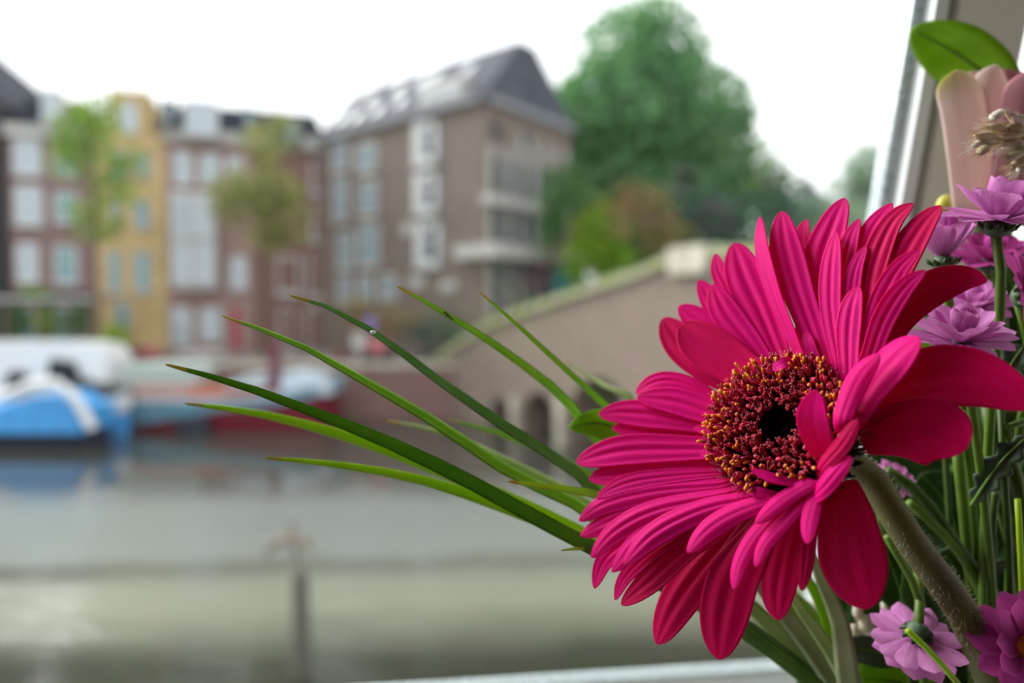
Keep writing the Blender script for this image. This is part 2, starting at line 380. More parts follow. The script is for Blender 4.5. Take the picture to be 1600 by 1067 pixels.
sp_.build('spacer_bar', M['spacer'], w1, True)
MB().box(px1[0], px1[1], -.010, .004, -.0012, TOPV).build('jamb_bead', M['upvc'], w1, True)
MB().box(px1[1], px1[2], -.004, .004, -.04, TOPV+.04).build('jamb_groove', M['groove_shade'], w1, True)  # recessed groove strip, its shadow painted grey
pier = root('trim_1', 'beige pier between the two windows', 'pier', kind='structure', M4=WMAT)
MB().box(px1[2], px1[3], -.010, .004, -.04, TOPV+.04).build('pier_face', M['beige'], pier, True)
w2 = root('window_2', 'second window at the right beyond the beige pier', 'window', kind='structure', M4=WMAT)
MB().box(px1[4], 1.3, -.003, .003, 0, TOPV).build('pane', M['glass'], w2, True)
f2 = MB(); f2.box(px1[3], px1[4], -.004, .004, -.04, TOPV+.04); f2.box(px1[4], 1.3, -.02, .004, -.04, 0); f2.box(px1[4], 1.3, -.02, .02, TOPV, TOPV+.04)
f2.build('frame', M['upvc'], w2, True)
wf = root('wall_front', 'interior wall below the windows', 'wall', kind='structure')
TW = Matrix(((U.x, -NIN.x, 0, W0.x), (U.y, -NIN.y, 0, W0.y), (0, 0, 1, W0.z), (0, 0, 0, 1)))
MB().box(UL-.1, 1.5, -.012, .03, -1.1, -.055, T=TW).build('wall_face', M['wallpaint'], wf)
SILLZ = W0.z-.042
sl = root('window_sill', 'white inner sill board the bouquet stands on', 'sill', kind='structure', M4=Matrix.Translation((0, 0, 0)))
MB().box(UL, 1.3, -.20, -.016, 0, .012, T=Matrix(((U.x, -NIN.x, 0, W0.x), (U.y, -NIN.y, 0, W0.y), (0, 0, 1, SILLZ-.012), (0, 0, 0, 1)))).build('sill_board', M['upvc'], sl)
FZ, CZ = 2.75, 4.9
struct(MB().box(-1.7, 1.7, -3.0, .25, FZ-.05, FZ).build('floor', M['dark_wood_floor']))
YB = -.35                      # the left wall is glazed from the front corner back to here
struct(MB().box(-1.7, 1.7, -3.0, .2, CZ, CZ+.05).build('ceiling', M['offwhite']))
struct(MB().box(1.55, 1.65, -3.0, .4, FZ, CZ).build('wall_right', M['wallpaint']))
struct(MB().box(-1.7, 1.7, -3.1, -3.0, FZ, CZ).build('wall_back', M['wallpaint']))
wl = root('wall_left', 'left wall behind and under the side window', 'wall', kind='structure')
MB().box(-1.7, -1.6, -3.0, .1, FZ, 3.1).box(-1.7, -1.6, -3.0, YB, 3.1, CZ).build('wall_face', M['wallpaint'], wl)
w3 = root('window_3', 'unseen side window added in the left wall to light the flower', 'window', kind='structure')  # out of view, added so daylight reaches the flower from the left
MB().box(-1.655, -1.645, YB+.05, .05, 3.1, CZ).build('pane', M['glass'], w3)
MB().box(-1.69, -1.61, YB, YB+.05, 3.1, CZ).box(-1.69, -1.61, .05, .1, 3.1, CZ).build('frame', M['upvc'], w3)

# ------------------------------------------------------------------ outside: water, quay, street
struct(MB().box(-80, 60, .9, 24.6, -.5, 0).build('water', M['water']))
q = root('quay_wall', 'brick quay wall across the canal with stone coping', 'quay wall', kind='structure')
MB().box(-70, 60, 24.5, 25.2, -.6, 1.86).build('brickwork', M['quay'], q)
MB().box(-70, 60, 24.4, 25.3, 1.86, 2.0).build('coping', M['stone'], q)
struct(MB().box(-70, 70, 25.2, 90, 1.0, 1.98).build('street_ground', M['bed']))

# ------------------------------------------------------------------ houses
ZS = 1.98
class Facade:
    def __init__(s, name, label, cat, O, e, group=None):
        s.O = V((O[0], O[1], ZS)); s.e = V((e[0], e[1], 0)).normalized()
        s.rz = math.atan2(s.e.y, s.e.x)
        s.r = root(name, label, cat, s.O, s.rz, group)
    def sx(s, px):   # picture column -> metres along the facade
        t = (px-800)/F
        return (t*s.O.y-s.O.x)/(s.e.x-t*s.e.y)
    def y(s, px): return s.O.y+s.e.y*s.sx(px)
    def z(s, px, py): return zat(py, s.y(px))-ZS
    def window(s, x0, y0, x1, y1, pane='pane_blue', frame='white_paint', out=.06, name='window', fw=.12, bars=1):
        a_, b_ = s.sx(x0), s.sx(x1); m_ = (x0+x1)/2; lo, hi = s.z(m_, y1), s.z(m_, y0)
        f = MB(); f.box(a_, a_+fw, -out, .05, lo, hi).box(b_-fw, b_, -out, .05, lo, hi).box(a_, b_, -out, .05, lo, lo+fw).box(a_, b_, -out, .05, hi-fw, hi)
        if bars: f.box(a_, b_, -out+.01, .05, lo+(hi-lo)*.6-.04, lo+(hi-lo)*.6+.04)
        f.box(a_-.08, b_+.08, -out-.08, .05, lo-.1, lo)
        o = f.build(name, M[frame], s.r, True)
        MB().box(a_+fw*.8, b_-fw*.8, -out+.03, .06, lo+fw*.8, hi-fw*.8).build('pane', M[pane], o, True)
    def part(s, name, m, boxes):
        b = MB()
        for (x0, x1, y0, y1, z0, z1) in boxes: b.box(x0, x1, y0, y1, z0, z1)
        return b.build(name, M[m], s.r, True)

P0 = V((-22.5, 30)); E = (math.cos(R(16.5)), math.sin(R(16.5)))
def along(px):
    t = (px-800)/F; s = (t*P0.y-P0.x)/(E[0]-t*E[1]); return P0+V(E)*s
def house(px0, px1, name, label, wall, eave_py, roof_py, roofm, inset=.25):
    A = along(px0); f = Facade(name, label, 'house', A, E, None)
    w = f.sx(px1); ze = f.z(px0, eave_py)
    f.w = w; f.ze = ze
    f.part('wall', wall, [(0, w, 0, 9, 0, ze)])
    if roof_py:
        zr = f.z(px0, roof_py); iy = 1.0
        b = MB(); n = 0
        vs = [(-.02, -.05, ze), (w+.02, -.05, ze), (w+.02, 9, ze), (-.02, 9, ze), (inset, iy, zr), (w-inset, iy, zr), (w-inset, 8, zr), (inset, 8, zr)]
        b.v = [V(p) for p in vs]
        for q_ in ((0, 3, 2, 1), (4, 5, 6, 7), (0, 1, 5, 4), (1, 2, 6, 5), (2, 3, 7, 6), (3, 0, 4, 7)): b.face(q_)
        b.build('roof', M[roofm], f.r, True)
    return f
fa = house(18, 152, 'canal_house', 'purplish brown brick house at the left with dark mansard roof behind the thin lime tree', 'brick_brown', 203, 140, 'slate', .5)
fa.part('cornice', 'offwhite', [(-.05, fa.w, -.25, .1, fa.ze-.25, fa.ze+.25)])
fa.window(84, 148, 112, 196, 'pane_pale', out=.75, name='dormer')
for r_ in ((28, 216, 72, 272), (90, 222, 128, 275), (28, 290, 72, 350), (90, 300, 126, 346), (28, 380, 64, 440), (88, 384, 124, 442)): fa.window(*r_, pane='pane_pale' if r_[0] < 60 else 'pane_teal')
fa.part('shopfront', 'charcoal', [(.2, fa.w-.2, -.12, .1, 2.3, 2.75)])
fa.window(24, 478, 60, 535, 'pane_teal'); fa.window(76, 478, 130, 535, 'pane_teal')
fb = house(152, 262, 'canal_house', 'yellow rendered house with raised parapet gable and blue green windows', 'yellow_render', 203, None, None)
fb.part('parapet', 'yellow_render', [(fb.sx(178), fb.sx(240), 0, 5, fb.ze, fb.z(200, 140))])
for r_ in ((194, 160, 222, 205),): fb.window(*r_, pane='pane_pale')
for r_ in ((178, 236, 206, 276), (216, 238, 240, 276), (178, 312, 193, 352), (213, 312, 238, 356), (170, 392, 192, 456), (211, 392, 238, 456), (180, 470, 204, 512)): fb.window(*r_, pane='pane_teal', frame='offwhite')
fc = house(262, 516, 'canal_house', 'rose brown brick house with dark slate mansard and white bay window', 'brick_pink', 208, 152, 'slate', .6)
fc.part('red_wing', 'brick_red', [(fc.sx(398), fc.w+.02, -.06, 2, 0, fc.ze-.5)])
fc.part('cornice', 'offwhite', [(0, fc.w, -.35, .1, fc.ze-.35, fc.ze+.2)])
for r_ in ((264, 163, 284, 200), (386, 176, 406, 212), (450, 190, 474, 226)): fc.window(*r_, pane='pane_blue', frame='slate_grey', out=.7, name='dormer')
fc.window(300, 166, 348, 216, 'pane_pale', out=.9, name='dormer')
for r_ in ((276, 236, 305, 286), (317, 240, 348, 288), (358, 244, 384, 290), (488, 252, 514, 302), (488, 322, 514, 376)): fc.window(*r_, pane='pane_pale')
bayx = (fc.sx(274), fc.sx(342))
fc.part('bay_window', 'white_paint', [(bayx[0], bayx[1], -.7, .1, fc.z(300, 452), fc.z(300, 304))])
for r_ in ((279, 312, 305, 370), (310, 312, 336, 370), (279, 380, 305, 440), (310, 380, 336, 440)): fc.window(*r_, pane='pane_pale', out=.78, fw=.08)
for r_ in ((360, 400, 388, 450), (434, 400, 470, 458), (482, 396, 514, 462), (268, 480, 300, 538), (312, 480, 345, 530), (436, 480, 462, 545), (480, 478, 508, 550)): fc.window(*r_, pane='pane_pale')
d_ = fc.part('front_door', 'red_door', [(fc.sx(360), fc.sx(378), -.1, .1, 0, fc.z(368, 480))])
fc.part('door_surround', 'offwhite', [(fc.sx(356), fc.sx(360), -.12, .1, 0, fc.z(368, 474)), (fc.sx(378), fc.sx(382), -.12, .1, 0, fc.z(368, 474))])
A = along(-120); fd = Facade('canal_house', 'charcoal dark house cut by the left edge of the photo', 'house', A, E)
wD = fd.sx(14)
fd.part('wall', 'charcoal', [(0, wD, -.3, 8, 0, fd.z(0, 160))])
b = MB(); b.prism([(0, fd.z(0, 160)), (wD, fd.z(0, 160)), (wD-1.0, fd.z(0, 60)), (0, fd.z(0, 30))], -.35, 8); b.build('roof', M['slate_grey'], fd.r, True)
fd.window(-70, 220, -30, 290, 'pane_dark'); fd.window(-16, 220, 8, 290, 'pane_dark'); fd.window(-16, 330, 8, 400, 'pane_dark')

# corner building
CX, CY = (757-800)/F*27.0, 27.0
e1 = V((7.96, -6.4)).normalized()           # left face runs towards the corner
O1 = V((CX, CY))-e1*10.6
g = Facade('corner_building', 'tall grey brown brick corner building with steep skylit slate roof', 'building', O1, e1)
Lw = 10.6; ZE = g.z(755, 158)
g.part('wall', 'brick_grey', [(0, Lw, 0, 6.0, 0, ZE)])
g.part('cornice', 'roof_far', [(-.1, Lw+.25, -.3, .05, ZE-.02, ZE+.26), (Lw-.02, Lw+.25, -.3, 6.0, ZE-.02, ZE+.26)])
rb = MB(); rz = ZE+2.9
rb.v = [V(p) for p in ((-.1, -.2, ZE+.25), (Lw+.2, -.2, ZE+.25), (Lw+.2, 6.0, ZE+.25), (-.1, 6.0, ZE+.25), (.5, 2.1, rz), (Lw+.1, 2.1, rz), (Lw+.1, 3.2, rz), (.5, 3.2, rz))]
for q_ in ((0, 3, 2, 1), (4, 5, 6, 7), (0, 1, 5, 4), (1, 2, 6, 5), (2, 3, 7, 6), (3, 0, 4, 7)): rb.face(q_)
roof = rb.build('roof', M['slate_grey'], g.r, True)
def skylight(u, h, w=.55, hh=.55):
    y = -.2+(h/(rz-ZE-.25))*2.3; sl_ = 2.3/(rz-ZE-.25)
    z = ZE+.25+h
    b = MB(); n = 0
    b.v = [V(p) for p in ((u, y-.1, z), (u+w, y-.1, z), (u+w, y+.1, z), (u, y+.1, z), (u, y-.1+hh*sl_, z+hh), (u+w, y-.1+hh*sl_, z+hh), (u+w, y+.1+hh*sl_, z+hh), (u, y+.1+hh*sl_, z+hh))]
    for q_ in ((0, 3, 2, 1), (4, 5, 6, 7), (0, 1, 5, 4), (1, 2, 6, 5), (2, 3, 7, 6), (3, 0, 4, 7)): b.face(q_)
    b.build('skylight', M['skylight'], g.r, True)
for (u, h) in ((.9, .5), (2.2, .4), (2.0, 1.5), (3.6, .45), (4.0, 1.55), (5.0, .6), (5.6, 1.5), (6.3, 1.6), (8.4, 1.45)): skylight(u, h)
g.part('dormer', 'offwhite', [(7.2, 9.6, -.25, 1.2, ZE+.3, ZE+1.15)])
for x in (7.3, 8.1, 8.9): MB().box(x, x+.55, -.3, 0, ZE+.4, ZE+1.0).build('dormer_pane', M['skylight'], g.r, True)
for r_ in ((650, 190, 686, 256), (650, 270, 686, 332), (652, 346, 690, 416)):
    g.window(*r_, pane='pane_dark', out=.1, fw=.26); 
    xm = r_[0]+11; g.part('window_panel', 'white_paint', [(g.sx(r_[0]), g.sx(xm+4), -.12, .05, g.z(xm, r_[3]), g.z(xm, r_[1]))])
for r_ in ((562, 222, 591, 268), (564, 280, 592, 336), (563, 346, 594, 416), (530, 362, 554, 420), (524, 276, 546, 345), (522, 222, 548, 266), (530, 430, 552, 470), (562, 430, 584, 470), (595, 428, 622, 466)): g.window(*r_, pane='pane_blue', frame='offwhite', fw=.16)
for (x0, y0, x1, y1) in ((642, 433, 664, 450), (690, 440, 714, 455), (632, 350, 648, 368)): g.part('vent_panel', 'offwhite', [(g.sx(x0), g.sx(x1), -.1, .05, g.z(x0, y1), g.z(x0, y0))])
# right face of the corner building: grid of white posts and dark glass
RZ = lambda py, d=27.8: zat(py, d)-ZS
ys = [0.25, 1.15, 2.1, 3.1, 4.2, 5.4]
for lvl, (pa, pb) in enumerate(((250, 302), (326, 382), (410, 500))):
    for i in range(5):
        MB().box(Lw-.05, Lw+.07, ys[i]+.22, ys[i+1]-.1, RZ(pb), RZ(pa)).build('window', M['pane_dark'], g.r, True)
for i, yy in enumerate(ys):
    MB().box(Lw, Lw+(.22 if i else .12), yy-.08, yy+.12, 0, RZ(205 if i > 1 else 232)).build('post', M['offwhite'], g.r, True)
for yy in (.55, 2.5): MB().box(Lw, Lw+.06, yy, yy+.35, RZ(220), RZ(192)).build('window', M['pane_dark'], g.r, True)
for (pa, pb, o) in ((310, 324, .4), (386, 406, 1.0)): MB().box(Lw-.02 if o < .5 else Lw-1.2, Lw+o, -.15 if o < .5 else -.5, 5.6, RZ(pb), RZ(pa)).build('balcony', M['offwhite'], g.r, True)

# far roofs to the right
def far_house(px0, px1, y, eave, ridge, label, wall='brick_grey'):
    A = PZ(px0, y, ZS); w = (px1-px0)/F*y
    r = root('far_house', label, 'house', A)
    ze = zat(eave, y)-ZS; zr = zat(ridge, y)-ZS
    MB().box(0, w, 0, 6, 0, ze).build('wall', M[wall], r, True)
    b = MB(); b.prism([(-.3, ze), (w+.3, ze), (w*.5, zr)], -.2, 6.2); b.build('roof', M['roof_far'], r, True)
    for k in range(3): MB().box(w*(.14+.3*k), w*(.26+.3*k), -.06, .05, ze*.55, ze*.8).build('window', M['pane_blue'], r, True)
far_house(1225, 1300, 62, 330, 285, 'distant grey house with pointed roof beside the pink flower top')
far_house(1300, 1372, 70, 335, 300, 'distant grey house half hidden by the pale tree next to window jamb')

# ------------------------------------------------------------------ bridge
BA = V((-2.55, 25.2)); BD = V((6.94, -10.2)).normalized()
def bpt(px):
    t = (px-800)/F; return (t*BA.y-BA.x)/(BD.x-t*BD.y)
bz = math.atan2(BD.y, BD.x)
br_ = root('canal_bridge', 'brown brick arched bridge with mossy coping rising to the right', 'bridge', (BA.x, BA.y, 0), bz)
def bzat(px, py): s = bpt(px); return zat(py, BA.y+BD.y*s)
top = [(bpt(x), bzat(x, y)) for (x, y) in ((682, 566), (720, 540), (770, 508), (880, 470), (1000, 432), (1060, 405))]
SE = top[-1][0]+5.5
top = top+[(top[-1][0]+2.4, top[-1][1]-.05), (SE, top[-1][1]-.6)]
def arch(px0, px1, py, n=9):
    a_, b_ = bpt(px0), bpt(px1); m_ = (a_+b_)/2; h = bzat((px0+px1)/2, py)
    hs = h*.45; pts = [(a_, -.5)]
    for k in range(n+1):
        an = math.pi*k/n; pts.append((m_-(b_-a_)/2*math.cos(an), hs+(h-hs)*math.sin(an)))
    pts.append((b_, -.5)); return pts
bot = [(top[0][0], -.5)]
for (x0, x1, y) in ((766, 798, 622), (818, 868, 612), (892, 985, 590)): bot += arch(x0, x1, y)
bot += [(SE, -.5)]
poly = bot+list(reversed(top))
MB().prism(poly, 0, 4.0).build('brickwork', M['bridge'], br_, True)
cp = MB()
for i in range(len(top)-1):
    (s0, z0), (s1, z1) = top[i], top[i+1]
    cp.prism([(s0, z0-.02), (s1, z1-.02), (s1, z1+.2), (s0, z0+.2)], -.14, .35)
cp.build('coping', M['moss_stone'], br_, True)
s0, s1 = bpt(1052), bpt(1108)
MB().box(s0, s1, -.2, .5, top[5][1]-.35, bzat(1080, 385)).build('pier_block', M['stone'], br_, True)
for px in (808, 880): MB().box(bpt(px)-.16, bpt(px)+.16, -.18, 0, -.5, bzat(px, 620)).build('buttress', M['stone'], br_, True)
for (px, py) in ((700, 556), (752, 530), (742, 545)): pass

# ------------------------------------------------------------------ foliage
def leaves(blobs, n, size, seed, flat=.5):
    rnd = random.Random(seed); b = MB(); vol = [x[1]*x[2]*x[3] for x in blobs]; tot = sum(vol)
    for (c, rx, ry, rz), vv in zip(blobs, vol):
        for _ in range(max(4, int(n*vv/tot))):
            d = V((rnd.gauss(0, 1), rnd.gauss(0, 1), rnd.gauss(0, 1))).normalized(); r = rnd.random()**.45
            p = V(c)+V((d.x*rx*r, d.y*ry*r, d.z*rz*r)); s = size*rnd.uniform(.6, 1.4)
            t = V((rnd.gauss(0, 1), rnd.gauss(0, 1), rnd.gauss(0, .6))).normalized(); u = t.orthogonal().normalized()
            u = (Matrix.Rotation(rnd.uniform(0, 6.28), 3, t) @ u); w = t.cross(u)*.55
            k = len(b.v); b.v += [p-u*s*.5, p+w*s*.5+t*s*.06, p+u*s*.5, p-w*s*.5+t*s*.06]
            b.face((k, k+1, k+2, k+3))
    return b
def blob(px, py, y, rpx, rpy, dep=None):
    c = PZ(px, y, zat(py, y)); return (c, rpx/F*y, dep if dep else rpx/F*y*.8, rpy/F*y)
def tree(label, base_px, y, base_z, trunk_top_py, tr, blobs, n, size, fm, seed, cat='tree', name='tree', branches=(), group=None):
    bp = PZ(base_px, y, base_z); r = root(name, label, cat, bp, 0, group)
    tp = V((bp.x, y, zat(trunk_top_py, y)))
    t = MB(); t.tube([bp-V((0, 0, .2)), bp.lerp(tp, .5)+V((tr*.3, 0, 0)), tp], [tr, tr*.8, tr*.4], 8)
    for (px, py) in branches:
        e = PZ(px, y, zat(py, y)); s = bp.lerp(tp, .7); t.tube([s, s.lerp(e, .5)+V((0, 0, .2)), e], [tr*.45, tr*.3, tr*.15], 6)
    t.build('trunk', M['bark'], r)
    leaves([blob(*b_) for b_ in blobs], n, size, seed).build('crown', M[fm], r)
    return r
tree('big dark green leafy tree towering behind the bridge', 985, 37, ZS, 240, .35,
     [(1005, 90, 37, 110, 85), (1010, 200, 37, 175, 110), (905, 250, 37, 95, 120), (1090, 270, 37, 110, 110), (1000, 330, 37, 180, 90), (1020, 40, 37, 62, 42), (925, 130, 37, 50, 50), (1130, 200, 37, 55, 60), (960, 390, 37, 130, 60), (1175, 320, 38, 65, 85), (850, 250, 37, 52, 100), (840, 350, 37, 50, 70), (1200, 260, 38, 30, 50)],
     19000, .52, 'fol_big', 1, branches=((905, 250), (1090, 260), (1000, 110)))
tree('thin lime green tree on the quay before the purplish and yellow houses', 152, 25.9, ZS, 190, .09,
     [(135, 200, 25.9, 55, 50), (110, 250, 25.9, 36, 40), (180, 285, 25.9, 45, 45), (200, 250, 25.9, 28, 32), (150, 340, 25.9, 45, 40), (105, 215, 25.9, 28, 40), (165, 170, 25.9, 32, 25)],
     1000, .30, 'fol_lime', 2, branches=((110, 240), (190, 280)))
tree('olive brown young tree on the quay before the rose brown house', 413, 25.9, ZS, 210, .10,
     [(420, 230, 25.9, 45, 45), (400, 300, 25.9, 75, 45), (355, 320, 25.9, 35, 45), (450, 330, 25.9, 42, 50), (430, 370, 25.9, 50, 28), (440, 200, 25.9, 36, 26)],
     1200, .30, 'fol_olive', 3, branches=((360, 310), (455, 310)))
tree('bright green bush at the foot of the big tree above the bridge coping', 930, 27, ZS, 420, .08,
     [(935, 370, 27, 50, 60), (960, 410, 27, 38, 36), (900, 410, 27, 28, 40)], 900, .3, 'fol_bright', 4, 'bush', 'bush')
tree('yellow green bush left of the bright green one beside the corner building', 860, 27.5, ZS, 380, .08,
     [(868, 355, 27.5, 34, 66), (884, 300, 27.5, 45, 50)], 650, .3, 'fol_mid', 5, 'bush', 'bush')
tree('rust brown shrub between green bush and pale bridge block', 1030, 25, ZS, 400, .08,
     [(1000, 330, 25, 60, 50), (1045, 375, 25, 50, 35)], 500, .28, 'fol_rust', 6, 'bush', 'shrub')
tree('dark green mass of leaves behind the pale bridge block', 1140, 30, ZS, 330, .2,
     [(1140, 370, 30, 70, 70), (1230, 330, 32, 55, 70), (1090, 330, 30, 60, 40)], 1500, .35, 'fol_dark', 7)
tree('pale green distant tree beside the window jamb', 1345, 56, ZS, 280, .2,
     [(1352, 265, 56, 40, 45), (1330, 300, 56, 40, 40), (1380, 300, 56, 40, 60)], 1500, .5, 'fol_far', 8)
tree('pale distant hedge line under the far grey roofs', 1265, 50, ZS, 350, .15,
     [(1250, 340, 50, 60, 40), (1310, 350, 50, 60, 40), (1210, 300, 48, 34, 50)], 1400, .45, 'fol_far', 9, 'tree', 'tree')
tree('dark teal green shrub at the left end of the bridge', 700, 25.9, ZS, 520, .05,
     [(690, 515, 25.9, 38, 34), (720, 535, 25.9, 30, 26), (655, 520, 25.9, 30, 26)], 700, .16, 'fol_dark', 10, 'shrub', 'shrub')
tree('red brown hedge shrub on the quay left of the teal green one', 610, 26.2, ZS, 520, .05,
     [(610, 505, 26.2, 48, 30), (560, 490, 26.2, 34, 32)], 500, .2, 'fol_rust', 11, 'shrub', 'shrub')
tree('small round bright green bush behind the white cabin cruiser', 182, 25.8, ZS, 540, .04,
     [(180, 530, 25.8, 24, 30)], 350, .15, 'fol_bright', 12, 'bush', 'bush')
for i, (px, lab) in enumerate(((30, 'green pergola climber farthest left along the purplish house front'), (75, 'green pergola climber in the middle of the purplish house front'), (120, 'green pergola climber next to the yellow house'))):
    tree(lab, px, 27.6, ZS, 500, .04, [(px, 502, 27.6, 24, 32)], 300, .2, ('fol_mid', 'fol_lime', 'fol_mid')[i], 20+i, 'climber', 'climber', group='climbers along the house front')
bxp = PZ(55, 27.5, zat(458, 27.5)); 
fb_ = root('flower_box', 'bright green window box above the pergola of the purplish house', 'planter', bxp)
MB().box(bxp.x-.75, bxp.x+.75, 27.3, 29.2, bxp.z-.35, bxp.z-.2).build('trough', M['charcoal'], fb_)
leaves([(bxp, .7, .3, .28)], 260, .16, 31).build('foliage', M['fol_bright'], fb_)
pg = root('pergola', 'dark pergola frame along the purplish house front', 'pergola', PZ(60, 27.3, ZS))
b = MB()
for px in (-40, 10, 60, 110, 146):
    c = PZ(px, 27.3, ZS); b.box(c.x-.06, c.x+.06, 27.24, 27.36, ZS, zat(468, 27.3))
b.build('posts', M['brown_board'], pg)
l, r_ = PZ(-60, 27.3, 0).x, PZ(150, 27.3, 0).x
MB().box(l, r_, 27.2, 28.6, zat(470, 27.3), zat(464, 27.3)).build('beam', M['metal_grey'], pg)

# ------------------------------------------------------------------ street things
def car(px0, px1, y, label, cm, open_top=False):
    L_ = (px1-px0)/F*y; c = PZ((px0+px1)/2, y, ZS); r = root('car', label, 'car', c, 0, None); k = L_/4.2
    prof = [(-2.1, .35), (-2.1, .75), (-1.95, .88), (-1.2, .95), (-.6, 1.42), (.75, 1.45), (1.45, .98), (2.0, .9), (2.1, .7), (2.1, .35)]
    if open_top: prof = [(-2.1, .35), (-2.1, .75), (-1.9, .9), (-.7, .95), (-.45, 1.3), (-.35, 1.3), (-.4, .95), (1.2, .95), (2.0, .9), (2.1, .7), (2.1, .35)]
    MB().prism([(x*k, z*k) for x, z in prof], -.85*k, .85*k).build('body', M[cm], r, True)
    if not open_top: MB().prism([(x*k, z*k) for x, z in ((-1.05, .97), (-.56, 1.36), (.7, 1.38), (1.25, .98))], -.87*k, .87*k).build('side_windows', M['pane_dark'], r, True)
    for x in (-1.3, 1.3):
        for yy in (-.8, .62):
            w = MB(); n = 14
            T = Matrix.Translation((x*k, yy*k, .33*k)); w.prism([(.33*k*math.cos(6.283*i/n), .33*k*math.sin(6.283*i/n)) for i in range(n)], 0, .18*k, T); w.build('wheel', M['tyre'], r, True)
car(185, 250, 26.6, 'faded red car parked on the quay behind the barge roof', 'car_red')
car(286, 352, 26.8, 'silver open car parked before the bay window house', 'car_silver', True)
car(196, 232, 28.3, 'small dark car parked before the yellow house', 'car_dark')
car(520, 580, 26.6, 'dark maroon car parked right of the red mast', 'car_maroon')
car(650, 700, 27.4, 'black car parked by the corner building', 'car_dark')
sg = root('street_sign', 'round violet sign on a pole before the corner building', 'sign', PZ(581, 25.8, ZS))
c = PZ(581, 25.8, zat(505, 25.8)); MB().tube([PZ(581, 25.8, ZS-.05), c], .03, 8).build('pole', M['metal_grey'], sg)
MB().tube([c-V((0, .05, 0)), c-V((0, .02, 0))], .27, 16).build('sign_plate', M['sign_violet'], sg)
pm_ = root('parking_meter', 'pale grey box on a post beside the violet sign', 'parking meter', PZ(562, 25.6, ZS))
c = PZ(562, 25.6, ZS); MB().box(c.x-.06, c.x+.06, 25.54, 25.66, ZS-.02, ZS+.5).build('post', M['metal_grey'], pm_)
MB().box(c.x-.22, c.x+.22, 25.42, 25.72, ZS+.5, ZS+1.1).build('cabinet', M['offwhite'], pm_)
rc = root('cargo_tricycle', 'red cargo box tricycle parked on quay beside the pale grey box', 'tricycle', PZ(592, 25.7, ZS))
c = PZ(592, 25.7, ZS); MB().prism([(c.x-.32, ZS+.3), (c.x+.28, ZS+.3), (c.x+.38, ZS+.85), (c.x-.42, ZS+.85)], 25.4, 25.9).build('cargo_box', M['car_red'], rc)
for dx in (-.3, .35):
    MB().prism([(c.x+dx+.25*math.cos(6.283*i/14), ZS+.25+.25*math.sin(6.283*i/14)) for i in range(14)], 25.34, 25.39).build('wheel', M['tyre'], rc)
tb = root('site_hut', 'dark teal hut behind the bridge coping under the green bush', 'hut', PZ(888, 28.6, ZS))
a_, b_ = PZ(862, 28.6, 0).x, PZ(915, 28.6, 0).x
MB().box(a_, b_, 28.6, 29.6, ZS, zat(415, 28.6)).build('body', M['teal_paint'], tb)
MB().prism([(a_-.1, zat(415, 28.6)), (b_+.1, zat(415, 28.6)), ((a_+b_)/2, zat(402, 28.6))], 28.5, 29.7).build('roof', M['slate'], tb)

# ------------------------------------------------------------------ boats
def hull(parent, T, Ln, beam, keel, zs, names_mats, bow=.75, sheer=(0, 0), sharp_both=False, ns=22):
    """lofted hull along x (bow at +x); bands split at fractions"""
    def half(t):
        f = max(0.0, (t-bow)/(1-bow)) if t > bow else 0
        w = beam/2*math.sqrt(max(0, 1-f**2.2))
        if sharp_both and t < 1-bow: f2 = (1-bow-t)/(1-bow); w *= math.sqrt(max(0, 1-f2**2.2))
        return max(w, .02)
    def zt(t): return keel+(zs-keel)*1.0+sheer[1]*max(0, (t-.45)/.55)**2+sheer[0]*max(0, (.55-t)/.55)**2
    bands = names_mats
    for (nm, m, f0_, f1_, infl) in bands:
        b = MB(); rows = []
        for i in range(ns+1):
            t = i/ns; q_ = min(1, t/.5); f0, f1 = [f if not isinstance(f, tuple) else f[0]+(f[1]-f[0])*q_ for f in (f0_, f1_)]; x = (t-.5)*Ln; h = half(t); z0 = keel+(zt(t)-keel)*f0; z1 = keel+(zt(t)-keel)*f1
            k0 = .72+.28*f0; k1 = .72+.28*f1; rake0 = .25*max(0, (t-.6)/.4)**2*(f0-.5); rake1 = .25*max(0, (t-.6)/.4)**2*(f1-.5)
            n = len(b.v)
            b.v += [T @ V((x+rake0*Ln*.2, -h*k0-infl, z0)), T @ V((x+rake1*Ln*.2, -h*k1-infl, z1)), T @ V((x+rake1*Ln*.2, h*k1+infl, z1)), T @ V((x+rake0*Ln*.2, h*k0+infl, z0))]
            rows.append(n)
        for i in range(ns):
            p, q_ = rows[i], rows[i+1]
            for k in range(4): b.face((p+k, q_+k, q_+(k+1) % 4, p+(k+1) % 4))
        b.face([rows[0]+k for k in (3, 2, 1, 0)]); b.face([rows[-1]+k for k in (0, 1, 2, 3)])
        b.build(nm, M[m], parent)
